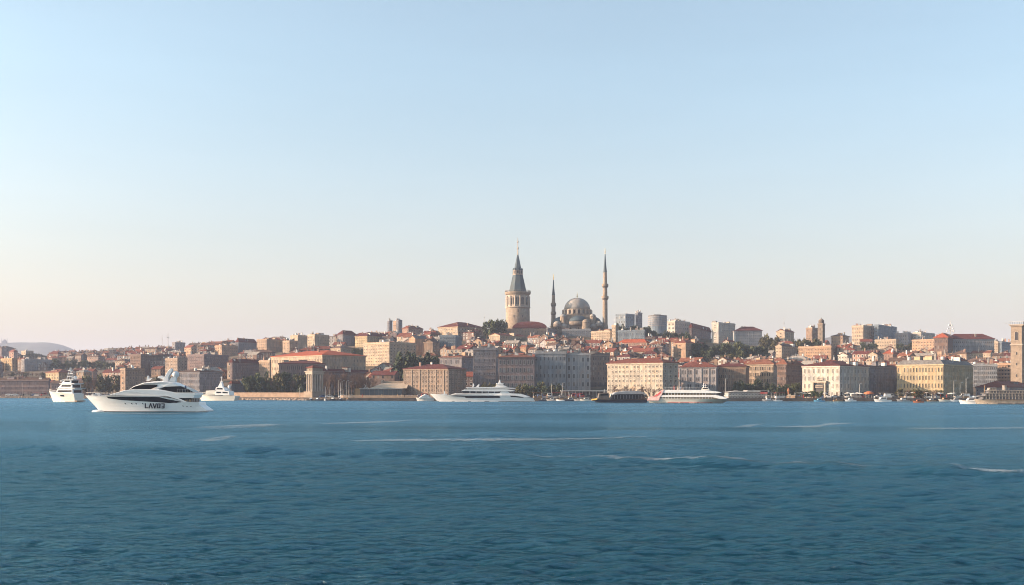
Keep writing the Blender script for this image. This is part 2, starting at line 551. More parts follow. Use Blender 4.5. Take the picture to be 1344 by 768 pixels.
foam([(118, 541.5, .2), (150, 543, .9), (220, 543.2, .8), (280, 541.5, .2)], 1.0, 'thin line of broken water along the lettered yacht')

# ------------------------------------------------------------------ haze
def haze():
    m = bpy.data.materials.new('haze'); m.use_nodes = True
    n, l = m.node_tree.nodes, m.node_tree.links
    n.clear()
    v = n.new('ShaderNodeVolumePrincipled')
    v.inputs['Color'].default_value = (0.62, 0.71, 0.95, 1)
    v.inputs['Density'].default_value = HAZE_DENSITY
    v.inputs['Anisotropy'].default_value = 0.0
    o = n.new('ShaderNodeOutputMaterial')
    l.new(v.outputs[0], o.inputs['Volume'])
    h = MB(); h.box(-9000, 9000, -60, 9500, -4.0, 330, m)
    tag(h.build('haze'), kind='stuff')
haze()

# ------------------------------------------------------------------ building kit
GLASS = mat((0.022, 0.025, 0.032), 0.2, 0.3, 0.8, 0.3, tint=0.5, key='window_glass')
GLASS_PALE = mat((0.16, 0.155, 0.15), 0.25, 0.3, 0.8, 0.5, tint=0.3, key='curtained_glass')
GLASS_SHUT = mat((0.10, 0.075, 0.055), 0.6, 0.3, 1.5, 0.2, tint=0.3, key='closed_shutter')
METAL = mat((0.35, 0.36, 0.37), 0.5, 0.15, 1.0, 0.5, key='grey_metal')
DARKMETAL = mat((0.05, 0.05, 0.055), 0.6, 0.2, 1.0, 0.4, key='dark_metal')
CONCRETE = mat((0.22, 0.205, 0.19), 0.9, 0.35, 0.6, key='concrete')
WHITE = mat((0.50, 0.49, 0.47), 0.7, 0.12, 0.4, key='white_render')
LEAD = mat((0.058, 0.082, 0.098), 0.7, 0.25, 0.25, 0.12, streak=True, key='lead_sheet')
GOLD = mat((0.65, 0.45, 0.15), 0.35, 0.1, 1, 0.5, metal=0.8, key='gilt')
WC = dict(
    cream=(0.56, 0.455, 0.35), warm=(0.50, 0.375, 0.28), ochre=(0.50, 0.36, 0.21), yellow=(0.55, 0.445, 0.29), grey=(0.34, 0.325, 0.345),
    pale=(0.50, 0.475, 0.48), white=(0.64, 0.60, 0.54), ivory=(0.55, 0.49, 0.41), tan=(0.40, 0.29, 0.22), brown=(0.25, 0.18, 0.155), pink=(0.47, 0.31, 0.25),
    peach=(0.54, 0.375, 0.265), mauve=(0.30, 0.235, 0.235), slate=(0.27, 0.27, 0.30), blue=(0.25, 0.31, 0.37), dark=(0.19, 0.18, 0.185), stone=(0.40, 0.315, 0.255),
    bluegrey=(0.42, 0.44, 0.47))
RC = dict(red=(0.235, 0.078, 0.056), bright=(0.45, 0.11, 0.055), dark=(0.155, 0.048, 0.045), terra=(0.265, 0.11, 0.072), brown=(0.16, 0.105, 0.085),
          grey=(0.22, 0.21, 0.205), pale=(0.42, 0.38, 0.34), slate=(0.10, 0.10, 0.105))
WC = {k: tuple(x * 0.53 for x in v) for k, v in WC.items()}
RC = {k: tuple(x * 0.56 for x in v) for k, v in RC.items()}
def wallmat(c):
    return mat(WC[c], 0.88, 0.42, 0.7, 0.2, tint=0.07, streak=True, key=c + '_render')
def roofmat(c):
    return mat(RC[c], 0.9, 0.42, 0.9, 0.15, tint=0.1, key=c + '_roof_tile')

_win = {}
def window_mesh(w, h, frame, glass, arch=False):
    k = (round(w, 2), round(h, 2), frame.name, glass.name, arch)
    if k in _win: return _win[k]
    b = MB()
    t, d = min(0.22, w * 0.16), 0.14
    if arch:
        n = 8
        out = [(-w / 2, 0), (w / 2, 0)] + [(w / 2 * math.cos(math.pi * i / n), h - w / 2 + w / 2 * math.sin(math.pi * i / n)) for i in range(n + 1)]
    else:
        out = [(-w / 2, 0), (w / 2, 0), (w / 2, h), (-w / 2, h)]
    cz = h / 2
    inn = [(x * (1 - 2 * t / w), cz + (z - cz) * (1 - 2 * t / h)) for x, z in out]
    n = len(out)
    b.face([(x, -0.03, z) for x, z in inn], glass)
    for i in range(n):
        j = (i + 1) % n
        b.face([(out[i][0], -d, out[i][1]), (out[j][0], -d, out[j][1]), (inn[j][0], -d, inn[j][1]), (inn[i][0], -d, inn[i][1])], frame)
        b.face([(inn[i][0], -d, inn[i][1]), (inn[j][0], -d, inn[j][1]), (inn[j][0], -0.03, inn[j][1]), (inn[i][0], -0.03, inn[i][1])], frame)
        b.face([(out[j][0], -d, out[j][1]), (out[i][0], -d, out[i][1]), (out[i][0], 0, out[i][1]), (out[j][0], 0, out[j][1])], frame)
    if not arch and w > 0.8:
        b.box(-0.05, 0.05, -0.09, -0.031, t, h - t, frame)
    me = bpy.data.meshes.new('window'); me.from_pydata(b.v, [], b.f)
    for m in b.mats: me.materials.append(m)
    me.polygons.foreach_set('material_index', b.mi); me.update()
    _win[k] = me
    return me

def hip_roof(b, x0, x1, y0, y1, z, h, m, over=0.5, eave=0.25):
    x0 -= over; x1 += over; y0 -= over; y1 += over
    b.box(x0, x1, y0, y1, z, z + eave, m)
    z += eave + 0.003
    lx, ly = x1 - x0, y1 - y0
    if lx >= ly:
        i = min(ly / 2, lx / 2 - 0.05) * 0.98
        a, c = (x0 + i, (y0 + y1) / 2, z + h), (x1 - i, (y0 + y1) / 2, z + h)
        P = [(x0, y0, z), (x1, y0, z), (x1, y1, z), (x0, y1, z)]
        for f in ([P[0], P[1], c, a], [P[1], P[2], c], [P[2], P[3], a, c], [P[3], P[0], a]): b.face(f, m)
    else:
        i = min(lx / 2, ly / 2 - 0.05) * 0.98
        a, c = ((x0 + x1) / 2, y0 + i, z + h), ((x0 + x1) / 2, y1 - i, z + h)
        P = [(x0, y0, z), (x1, y0, z), (x1, y1, z), (x0, y1, z)]
        for f in ([P[0], P[1], a], [P[1], P[2], c, a], [P[2], P[3], c], [P[3], P[0], a, c]): b.face(f, m)

def gable_roof(b, x0, x1, y0, y1, z, h, m, wm, over=0.4):
    """Ridge along the longer side; gable ends in the wall's material."""
    lx, ly = x1 - x0, y1 - y0
    if lx >= ly:
        ym = (y0 + y1) / 2
        e = h * over / (ly / 2)
        for yy, s in ((y0, -1), (y1, 1)):
            A = (x0 - over, yy + s * over, z - e); B_ = (x1 + over, yy + s * over, z - e); C_ = (x1 + over, ym, z + h); D_ = (x0 - over, ym, z + h)
            up = lambda p: (p[0], p[1], p[2] + 0.22)
            b.face([up(A), up(B_), up(C_), up(D_)] if s < 0 else [up(B_), up(A), up(D_), up(C_)], m)
            b.face([A, B_, up(B_), up(A)], m); b.face([B_, C_, up(C_), up(B_)], m); b.face([D_, A, up(A), up(D_)], m)
        b.face([(x0, y0, z), (x0, y1, z), (x0, ym, z + h)], wm); b.face([(x1, y0, z), (x1, y1, z), (x1, ym, z + h)], wm)
    else:
        xm = (x0 + x1) / 2
        e = h * over / (lx / 2)
        for xx, s in ((x0, -1), (x1, 1)):
            A = (xx + s * over, y0 - over, z - e); B_ = (xx + s * over, y1 + over, z - e); C_ = (xm, y1 + over, z + h); D_ = (xm, y0 - over, z + h)
            up = lambda p: (p[0], p[1], p[2] + 0.22)
            b.face([up(A), up(B_), up(C_), up(D_)], m)
            b.face([A, B_, up(B_), up(A)], m); b.face([D_, A, up(A), up(D_)], m)
        b.face([(x0, y0, z), (x1, y0, z), (xm, y0, z + h)], wm); b.face([(x0, y1, z), (x1, y1, z), (xm, y1, z + h)], wm)

def place_windows(o, todo):
    """Each window a part of its own; past a hundred on one building the rest go into one."""
    for me, loc, rz in todo[:99]:
        put('window', me, o, loc, rz)
    if len(todo) > 99:
        b = MB()
        for me, loc, rz in todo[99:]:
            c, s = math.cos(rz), math.sin(rz)
            vs_ = [(v.co.x * c - v.co.y * s + loc[0], v.co.x * s + v.co.y * c + loc[1], v.co.z + loc[2]) for v in me.vertices]
            for p in me.polygons:
                b.face([vs_[i] for i in p.vertices], me.materials[p.material_index])
        tag(b.build('window', o), kind='stuff')

PROT = []       # what stands where: (u0, u1, y top, y visible bottom, nearest depth, farthest depth)
RECTS = []      # footprints of the buildings
MARKS = []      # landmarks by which other things can be named: (u, y, phrase)

def aerial(parent, x, y, z, h):
    b = MB(); b.tube((x, y, z), (x, y, z + h), 0.09, 0.05, METAL, 4)
    for k in (0.7, 0.85):
        b.box(x - 0.7, x + 0.7, y - 0.04, y + 0.04, z + h * k, z + h * k + 0.08, METAL)
    b.build('antenna', parent)

def building(name, label, phrase, cat, x0, xc, x1, yt, yb, D, a, wall, roof='flat', rcol='red', floors=4, nl=5, nr=4, rh=None, group=None,
             wstyle='plain', depth=None, mess=0, base=None, wh=(0.54, 0.62), frame=None, cornice=True, pil=0, shut=0.15, wall2=None):
    """A building given by its near corner (xc), the far ends of its two faces (x0, x1), the height of its eaves (yt) and its depth.
    a is the angle by which it is turned to the left; D 0 takes the depth from where its foot (yb) meets the land."""
    rr = random.Random(int(xc * 7 + yt * 13))
    if D == 0: D = solve_D(xc, yb + 2)
    a = math.radians(a)
    cx, cy = (xc - U0) / K * D, D
    t0, t1 = (x0 - U0) / K, (x1 - U0) / K
    dp = depth or 13.0
    L1 = (cx - t0 * cy) / (math.cos(a) + t0 * math.sin(a)) if xc - x0 > 0.6 else dp
    L2 = (t1 * cy - cx) / (math.sin(a) - t1 * math.cos(a)) if x1 - xc > 0.6 and abs(math.sin(a) - t1 * math.cos(a)) > 0.03 else dp
    if L2 < 0 or L2 > 90: print('CLIP right', label, L2); L2 = dp
    if L1 < 0 or L1 > 95: print('CLIP left', label, L1); L1 = dp
    if depth: 
        if x1 - xc <= 0.6: L2 = depth
    e1 = (-math.cos(a), math.sin(a)); e2 = (math.sin(a), math.cos(a))
    cor = [(cx, cy), (cx + e1[0] * L1, cy + e1[1] * L1), (cx + e2[0] * L2, cy + e2[1] * L2), (cx + e1[0] * L1 + e2[0] * L2, cy + e1[1] * L1 + e2[1] * L2)]
    zb = base if base is not None else min(gxy(*c) for c in cor) - 0.4
    zt = EYE + (HY - yt) / K * D
    H = zt - zb
    if H < 5 or H > 45: print('CHECK height', label, round(H, 1), 'D', round(D))
    zf = max(gxy(cx, cy) - zb, 0.4) if base is None else 0.3
    PROT.append((min(x0, xc), max(x1, xc), yt, yb, min(c[1] for c in cor), max(c[1] for c in cor)))
    RECTS.append((cx, cy, a, L1, L2))
    MARKS.append(((x0 + x1) / 2, (yt + yb) / 2, phrase))
    o = thing(name, label, cat, (cx, cy, zb), -a, group)
    wm = wallmat(wall)
    b = MB(); b.box(-L1, 0, 0, L2, 0, H, wm); b.build('wall', o)
    trim = frame or mat(tuple(min(0.8, c * (1.22 if max(WC[wall]) > .24 else 1.6)) for c in WC[wall]), 0.85, 0.12, 0.5, 0.2, key=wall + '_trim')
    ctrim = mat(tuple(min(0.8, c * 1.15) for c in WC[wall]), 0.85, 0.2, 0.5, 0.2, key=wall + '_cornice')
    if cornice:
        b = MB()
        b.box(-L1 - 0.35, 0.35, -0.35, L2 + 0.35, H - 0.55, H - 0.003, ctrim)
        b.build('cornice', o)
        if floors > 2:
            zc = zf + (H - zf - 0.9) / floors
            b = MB(); b.box(-L1 - 0.14, 0.14, -0.14, L2 + 0.14, zc - 0.05, zc + 0.25, ctrim); b.build('string_course', o)
    if pil:
        for face, L, n in ((0, L1, nl), (1, L2, nr)):
            if n < 2: continue
            for i in range(0, n + 1, pil):
                p = L * i / n
                b = MB()
                if face == 0: b.box(-0.3, 0.3, -0.24, 0, zf, H - 0.56, ctrim); b.build('pilaster', o, (-L + max(.3, min(L - .3, p)), 0, 0))
                else: b.box(0, 0.24, -0.3, 0.3, zf, H - 0.56, ctrim); b.build('pilaster', o, (0, max(.3, min(L - .3, p)), 0))
    # windows
    todo = []
    if wstyle not in ('arcade', 'balcony') and name not in ('tower_block',):
        nl = int(round(nl * 1.35)) if nl > 3 else nl
        nr = int(round(nr * 1.3)) if nr > 3 else nr
    z0 = zf + 0.2
    fh = (H - 0.8 - z0) / floors
    for face, L, n in ((0, L1, nl), (1, L2, nr)):
        if n <= 0: continue
        bw = L / n
        for f in range(floors):
            w, h = min(bw * wh[0], 1.9), min(fh * wh[1], 2.5)
            arch = (wstyle == 'arcade' and f == 0) or wstyle == 'arched'
            if wstyle == 'arcade' and f == 0: w, h = bw * 0.62, fh * 0.85
            for i in range(n):
                if wstyle != 'arcade' and rr.random() < 0.04: continue
                q = rr.random()
                g = GLASS_SHUT if q < shut else (GLASS_PALE if q < shut + 0.18 else GLASS)
                p = bw * (i + 0.5)
                z = z0 + fh * f + (0.05 if wstyle == 'arcade' and f == 0 else fh * 0.24)
                me = window_mesh(w, h, trim, g, arch)
                todo.append((me, (-L + p, 0, z), 0.0) if face == 0 else (me, (0, p, z), math.radians(90)))
    place_windows(o, todo)
    if wstyle == 'balcony':
        for face, L, n in ((0, L1, nl), (1, L2, nr)):
            for f in range(1, floors):
                if n <= 0: continue
                b = MB()
                z = z0 + fh * f - 0.15
                if face == 0: b.box(-L + L * 0.08, -L * 0.08, -1.1, 0, z, z + 0.18, trim); b.box(-L + L * 0.08, -L * 0.08, -1.1, -1.02, z + 0.19, z + 1.0, trim)
                else: b.box(0, 1.1, L * 0.08, L * 0.92, z, z + 0.18, trim); b.box(1.02, 1.1, L * 0.08, L * 0.92, z + 0.19, z + 1.0, trim)
                b.build('balcony', o)
    rm = roofmat(rcol)
    hh = (rh if rh is not None else 6) / K * D
    b = MB()
    rise = 0
    if roof == 'hip': hip_roof(b, -L1, 0, 0, L2, H, hh, rm, 0.6); rise = hh * 0.45
    elif roof == 'gable': gable_roof(b, -L1, 0, 0, L2, H, hh, rm, wm); rise = hh * 0.45
    elif roof == 'vault':
        rs = []
        for s_ in (1, .985, .93, .84, .7, .5, .28, .05):
            zz = H + hh * math.sqrt(max(0, 1 - s_ ** 2.2))
            rs.append([(-L1 / 2 - (L1 / 2 + .4) * s_, L2 / 2 - (L2 / 2 + .4) * s_, zz), (-L1 / 2 + (L1 / 2 + .4) * s_, L2 / 2 - (L2 / 2 + .4) * s_, zz),
                       (-L1 / 2 + (L1 / 2 + .4) * s_, L2 / 2 + (L2 / 2 + .4) * s_, zz), (-L1 / 2 - (L1 / 2 + .4) * s_, L2 / 2 + (L2 / 2 + .4) * s_, zz)])
        b.rings(rs, rm)
    elif roof == 'mansard':
        i = 2.0
        b.rings([[(-L1 - .2, -.2, H), (.2, -.2, H), (.2, L2 + .2, H), (-L1 - .2, L2 + .2, H)],
                 [(-L1 + i, i, H + hh), (-i, i, H + hh), (-i, L2 - i, H + hh), (-L1 + i, L2 - i, H + hh)]], rm)
        rise = hh
    else:
        b.box(-L1 + .3, -.3, .3, L2 - .3, H, H + 0.1, roofmat('grey'))
        for (xa, xb, ya, yb_) in ((-L1, 0, 0, .3), (-L1, 0, L2 - .3, L2), (-L1, -L1 + .3, .3, L2 - .3), (-.3, 0, .3, L2 - .3)):
            b.box(xa, xb, ya, yb_, H + .003, H + .75, wm)
        rise = 0.1
    r = b.build('roof', o)
    # things on the roof
    for i in range(mess + 3):
        x, y = -rr.uniform(0.08, 0.92) * L1, rr.uniform(0.08, 0.8) * L2
        q = rr.random()
        b = MB()
        inroof = roof in ('hip', 'gable')
        z = H + (hh * 0.25 if inroof else rise)
        if q < 0.4:
            w, d2, h2 = rr.uniform(0.9, 2.3), rr.uniform(1.2, 2.6), rr.uniform(1.0, 2.3)
            c = rr.choice([WHITE, CONCRETE, wm, trim])
            b.box(x - w, x + w, y, y + d2, z - .5, z + h2, c)
            b.box(x - w - .2, x + w + .2, y - .2, y + d2 + .2, z + h2 + .003, z + h2 + .2, rr.choice([rm, roofmat('terra'), CONCRETE]))
            b.build('roof_hut', o)
        elif q < 0.75:
            h2 = rr.uniform(1.6, 3.2)
            b.box(x - .45, x + .45, y - .45, y + .45, z - .5, z + h2, rr.choice([CONCRETE, wallmat('pink'), WHITE]))
            b.box(x - .55, x + .55, y - .55, y + .55, z + h2 + .003, z + h2 + .2, CONCRETE)
            b.build('chimney', o)
        elif q < 0.88:
            b.lathe([(0.9, z - .3), (0.9, z + 1.5), (0.1, z + 1.8)], 10, rr.choice([WHITE, METAL]), x, y)
            b.build('water_tank', o)
        else:
            aerial(o, x, y, z - .3, rr.uniform(3, 6))
    return o, L1, L2, H, zf

GW, GH = 'buildings along the waterfront', 'larger buildings on the hillside'
AP, PAL, HS = 'apartment block', 'palace', 'house'
# ---- front row, from the old mansion by the bay to the stone bell tower
building('mansion', 'small cream mansion with a red hip roof, glowing in the sun above the anchored yacht', 'cream mansion', HS, 60, 77, 95, 489, 501, 0, 42, 'yellow', 'hip', 'red', 3, 4, 4, 4, GW)
building('long_warehouse', 'long low grey-mauve waterside building of many small windows in the bay', 'long grey waterside building', 'warehouse', -20, 64, 66, 499, 516, 716, 8, 'mauve', 'gable', 'brown', 3, 20, 0, 3, GW, mess=5)
building('waterside_house', 'plain mauve waterside house between the long grey building and the yacht', 'plain mauve waterside house', HS, 67, 116, 122, 503, 517, 700, 6, 'mauve', 'gable', 'brown', 2, 9, 1, 3, GW, mess=3)
building('narrow_house', 'narrow tall house with a sunlit orange side and brown windowless front', 'narrow orange-sided house', HS, 158, 164.5, 190, 484.5, 505, 672, 40, 'tan', 'flat', 'red', 5, 1, 5, 4, GW, mess=2)
building('apartment_block', 'large brown apartment block with dense small windows, behind the lettered yacht', 'big brown apartment block', AP, 171, 185, 214, 466, 494, 0, 32, 'brown', 'flat', 'brown', 7, 5, 9, 3, GW, mess=4)
building('apartment_block', 'beige gridded block with a dark blank side above the yacht mast', 'beige gridded block', AP, 217, 233, 246, 471, 492, 0, 40, 'stone', 'flat', 'brown', 5, 5, 3, 3, GW, mess=3)
building('terrace_block', 'pale grey terrace with low red roofs, just behind the lettered yacht stern', 'pale grey terrace', AP, 236, 262, 292, 488, 510, 640, 22, 'grey', 'hip', 'brown', 4, 7, 8, 4, GW, mess=4)
building('terrace_block', 'long grey-mauve block of dense windows above the pale terrace', 'long mauve block', AP, 246, 268, 300, 466, 485, 0, 30, 'mauve', 'flat', 'brown', 5, 6, 9, 4, GW, mess=4)
building('palace', 'mauve palace with dark red hip roof behind the dark waterside trees', 'mauve palace', PAL, 302, 305, 341, 476, 497, 0, 25, 'mauve', 'hip', 'dark', 5, 1, 11, 5, GW, mess=2)
building('apartment_block', 'grey block whose narrow tan side with big windows catches the sun', 'sunlit tan-sided block', AP, 340, 354, 374, 474, 494, 0, 40, 'warm', 'flat', 'brown', 4, 4, 5, 4, GW, mess=2)
building('boat_house', 'low grey quayside house with a flat red roof beside the small workboat', 'low red-roofed quay house', HS, 302, 304, 331, 503.5, 512, 590, 15, 'slate', 'hip', 'red', 2, 1, 7, 3.5, GW)
building('long_palace', 'long palace with a bright orange-red roof and cream sunlit front', 'bright red-roofed palace', PAL, 356, 423, 480, 466, 477, 640, 45, 'cream', 'hip', 'bright', 4, 14, 10, 7.5, GW, wh=(0.4, 0.5))
building('terrace_block', 'dim grey building with rows of windows behind the bare brown trees', 'dim grey building', AP, 420, 424, 486, 487, 514, 590, 18, 'mauve', 'gable', 'dark', 3, 1, 18, 3, GW)
building('apartment_block', 'beige seven-storey block with a sunlit gridded side above the glass pavilion', 'beige seven-storey block', AP, 477, 511, 546, 450, 479, 0, 42, 'cream', 'flat', 'brown', 7, 8, 6, 4, GW, mess=5, wh=(.58, .62))
building('hotel', 'broad tan five-storey building with a low dark red hip roof, by the tender', 'broad tan building', 'hotel', 530, 588, 612, 484, 520, 540, 28, 'stone', 'hip', 'dark', 6, 11, 5, 6, GW, pil=2, wh=(.5, .6))
building('apartment_block', 'grey block with a cluttered red roof and dark side, behind the tan building', 'grey block with dark side', AP, 577, 606, 621, 469, 484, 590, 24, 'grey', 'hip', 'terra', 5, 7, 2, 4, GW, mess=5)
building('office_block', 'tall grey six-storey building with white window bands behind the large yacht', 'tall grey six-storey building', 'office', 621, 651, 654, 458, 510, 560, 2, 'grey', 'flat', 'grey', 7, 7, 0, 4, GW, mess=7, wh=(.62, .5))
building('hotel', 'brown-grey stone building with pale window surrounds and a thin red roof edge', 'ornate brown-grey building', 'hotel', 654, 701.5, 702, 469, 512, 545, 3, 'mauve', 'hip', 'terra', 5, 7, 0, 4, GW, mess=6, wh=(.56, .62), frame=mat(WC['pale'], .85, .15, .5, .2, key='pale_stone'))
building('office_block', 'pale blue-grey office with five rows of square windows and roof clutter', 'pale blue-grey office', 'office', 702, 743, 743.4, 463, 512, 556, 4, 'bluegrey', 'flat', 'grey', 5, 6, 0, 4, GW, mess=9, wh=(.48, .5))
building('office_block', 'plain blue-grey office wing with vertical piers, beside the dark gap', 'blue-grey office wing', 'office', 743.5, 775, 775.3, 465, 512, 557, 4, 'bluegrey', 'flat', 'grey', 5, 4, 0, 4, GW, mess=5, pil=1, wh=(.58, .62))
building('warehouse', 'dark set-back building in the gap beside the cream eight-storey block', 'dark set-back building', 'warehouse', 774, 800, 801, 466, 505, 600, 4, 'dark', 'gable', 'brown', 6, 6, 0, 3, GW, mess=3)
building('apartment_block', 'cream eight-storey waterfront block covered in small dark windows, red roof', 'cream eight-storey block', AP, 797, 870, 890, 476, 515, 518, 40, 'ivory', 'hip', 'red', 7, 11, 3, 6, GW, mess=2, wh=(.58, .62))
building('palace', 'pale grey palace with two rows of large windows behind the white ferry', 'pale grey palace', PAL, 891, 940, 940.5, 482, 513, 545, 18, 'pale', 'hip', 'red', 4, 10, 0, 7, GW, mess=3, pil=2, wh=(.55, .6))
building('palace', 'brown-grey palace with a dark red roof, next to the pale grey one', 'brown-grey palace', PAL, 940.5, 979, 979.5, 481, 513, 547, 19, 'tan', 'hip', 'dark', 5, 11, 0, 6, GW, mess=5, wh=(.58, .62))
building('apartment_block', 'cream-topped block with a red roof, its front cut by a slanting shadow', 'cream-topped block', AP, 978, 1015, 1022, 478, 512, 560, 32, 'cream', 'hip', 'terra', 5, 9, 2, 6, GW, mess=3, wh=(.58, .62))
building('apartment_block', 'deep brown block with a long dark side, beside the cream palazzo', 'deep brown block', AP, 1020, 1032, 1053, 478, 514, 535, 38, 'brown', 'hip', 'terra', 6, 4, 9, 6, GW, mess=2, wh=(.58, .62))
palazzo, PL1, PL2, PH, PZ = building('palazzo', 'cream three-storey palazzo with arched ground floor and red roof on the quay', 'cream palazzo', PAL, 1053, 1102, 1142, 480, 520, 505, 44, 'white', 'hip', 'dark', 4, 8, 9, 7, GW, wstyle='arcade', mess=3, wh=(.36, .62))
building('warehouse', 'dark grey terrace running back behind the cream palazzo', 'dark grey terrace', 'warehouse', 1141.6, 1142, 1177, 481, 514, 526, 44, 'slate', 'hip', 'slate', 5, 0, 12, 2, GW, depth=16, wh=(.4, .55))
building('palace', 'yellow palace with arched upper windows, a slanting shadow across its front', 'yellow palace', PAL, 1177, 1238, 1277, 478, 520, 503, 40, 'yellow', 'mansard', 'grey', 4, 11, 11, 6, GW, mess=10, pil=0, wh=(.42, .58))
building('apartment_block', 'grey block between the yellow palace and the bell tower', 'grey block by bell tower', AP, 1277, 1309, 1309, 479, 505, 590, 16, 'bluegrey', 'flat', 'brown', 5, 9, 0, 4, GW, mess=4)
building('apartment_block', 'orange sunlit apartment block with balconies beside the bell tower', 'orange balconied block', AP, 1307, 1329, 1332, 478, 500, 600, 36, 'peach', 'flat', 'red', 6, 6, 0, 4, GW, wstyle='balcony', mess=3)
building('customs_house', 'low grey quay building with a broad red roof below the bell tower', 'low red-roofed building', 'warehouse', 1281, 1325, 1362, 508.5, 521, 512, 36, 'slate', 'hip', 'red', 3, 9, 8, 8, GW, wh=(.58, .62), cornice=True)
building('wing', 'dim low wing with a dark roof in front of the bright red-roofed palace', 'dim low wing', PAL, 366, 423, 423, 477.5, 486, 618, -2, 'mauve', 'hip', 'dark', 4, 16, 0, 3.5, GW, depth=12)
# ---- the hillside
building('apartment_block', 'red hip-roofed apartment house on the skyline near the twin dark towers', 'hip-roofed house on skyline', AP, 443, 450, 468, 439, 453, 0, 35, 'grey', 'hip', 'dark', 4, 3, 6, 5.5, GH)
building('apartment_block', 'yellow-sided block with a low dark red roof below the three dark towers', 'yellow-sided block', AP, 466, 482, 516, 441, 454, 0, 42, 'yellow', 'hip', 'dark', 4, 5, 10, 5.5, GH, mess=3)
building('tower_block', 'slim dark high-rise standing apart from the pair on the skyline', 'slim dark high-rise', 'tower', 508.5, 511, 515, 422, 438, 1160, 40, 'slate', 'flat', 'slate', 12, 3, 3, 0, 'dark high-rises on the skyline', cornice=False)
building('tower_block', 'dark high-rise with a beige sunlit face, middle of the skyline three', 'beige-faced high-rise', 'tower', 515.8, 520.2, 523, 422, 438, 1150, 50, 'tan', 'flat', 'slate', 12, 3, 3, 0, 'dark high-rises on the skyline', cornice=False)
building('tower_block', 'tallest and widest of the three dark skyline high-rises', 'widest dark high-rise', 'tower', 520, 523, 528, 420.5, 438, 1135, 40, 'slate', 'flat', 'slate', 12, 3, 4, 0, 'dark high-rises on the skyline', cornice=False)
building('house', 'stepped pink house with a red roof on the skyline beside the high-rises', 'stepped pink house', HS, 528, 536, 555, 431, 441, 0, 40, 'pink', 'hip', 'red', 3, 3, 5, 4, GH, mess=2)
building('house', 'house with a peach sunlit end and a long blank grey gable wall', 'blank grey gable house', HS, 537, 545, 561, 444, 465, 0, 42, 'peach', 'gable', 'grey', 4, 2, 0, 4, GH)
building('house', 'plain beige gabled house above the dark evergreen clump', 'plain beige gabled house', HS, 556, 568, 577, 449, 466, 0, 20, 'tan', 'gable', 'brown', 4, 0, 2, 4, GH)
building('mansion', 'cream mansion with a wide dark red roof on the hilltop near the round tower', 'hilltop cream mansion', HS, 575, 601, 636, 428.5, 446, 0, 42, 'cream', 'hip', 'dark', 4, 6, 7, 7, GH, wh=(.58, .62))
building('house', 'bluish house below the hilltop cream mansion', 'bluish house', HS, 577, 598, 606, 441, 455, 0, 12, 'blue', 'flat', 'grey', 4, 6, 0, 3, GH, mess=3)
building('house', 'small cream house with a bright blank wall, below the trees by the tower', 'bright cream house', HS, 642, 656, 690, 440, 450, 0, 40, 'cream', 'gable', 'red', 3, 1, 8, 3, GH)
building('terrace_wall_building', 'long low stone building at the foot of the round tower', 'long stone building', 'hall', 660, 716, 716, 433, 442, 850, 2, 'stone', 'flat', 'brown', 2, 12, 0, 2, GH)
building('hall', 'hall under a broad dark red curved roof beside the round tower', 'dark red curved roof', 'hall', 673, 717.5, 717.5, 430.8, 434, 858, 2, 'stone', 'vault', 'dark', 1, 8, 0, 9.5, GH, cornice=False)
building('house', 'tiny house with a bright lit wall above the brown-grey building', 'tiny bright-walled house', HS, 683, 690, 694, 456, 467, 0, 45, 'peach', 'gable', 'terra', 3, 2, 1, 3, GH)
building('hall', 'plain grey stone hall between the round tower and the mosque', 'grey stone hall', 'hall', 717, 719, 738, 431, 442, 0, 14, 'grey', 'flat', 'grey', 2, 0, 5, 2, GH)
building('hall', 'bluish grey terrace hall directly under the mosque domes', 'bluish terrace hall', 'hall', 738, 775, 776, 433, 446, 850, 6, 'bluegrey', 'flat', 'grey', 3, 8, 0, 2, GH, mess=3)
building('apartment_block', 'cream block with rows of dark windows under the taller minaret', 'cream block under minaret', AP, 776, 801, 811, 435, 449, 820, 38, 'cream', 'flat', 'red', 4, 8, 3, 2, GH, mess=3)
building('house', 'slim lit turret-like house right of the taller minaret foot', 'slim turret house', HS, 803, 808, 812, 427.5, 447, 815, 42, 'cream', 'flat', 'red', 5, 2, 2, 2, GH)
building('apartment_block', 'blue-grey block with dark windows below the glass tower', 'blue-grey block', AP, 811, 846, 847, 434, 449, 800, 22, 'blue', 'flat', 'grey', 3, 9, 0, 2, GH, mess=3)
building('hall', 'long hall under a bright red roof above the cream eight-storey block', 'long red-roofed hall', 'hall', 812, 848, 852, 449.5, 456, 0, 30, 'pink', 'hip', 'bright', 2, 8, 0, 4.5, GH)
building('tower_block', 'blue glass tower with a pale concrete side on the skyline', 'blue glass tower', 'tower', 808, 821, 833, 412.5, 437, 1150, 44, 'blue', 'flat', 'grey', 9, 4, 5, 0, 'modern blocks on the skyline', wh=(.7, .6))
building('tower_block', 'open concrete frame tower under construction next to the glass tower', 'concrete frame tower', 'tower', 834, 837, 843, 411, 437, 1160, 40, 'slate', 'flat', 'slate', 7, 2, 3, 0, 'modern blocks on the skyline', wh=(.8, .7), mess=2)
building('apartment_block', 'white-sided grey block with roof machinery on the skyline', 'white-sided skyline block', AP, 876, 886, 906, 422, 440, 0, 42, 'white', 'flat', 'grey', 4, 2, 6, 0, GH, mess=6)
building('apartment_block', 'mauve block with a rounded dark red roof near the white tower block', 'mauve red-roofed block', AP, 905, 908, 933, 430, 447, 0, 22, 'mauve', 'hip', 'dark', 5, 1, 8, 6, GH)
building('tower_block', 'tall white-sided tower block with three short roof masts', 'white-sided tower block', 'tower', 934, 943, 965, 424, 449, 0, 42, 'white', 'flat', 'slate', 8, 1, 7, 0, GH, wh=(.6, .5))
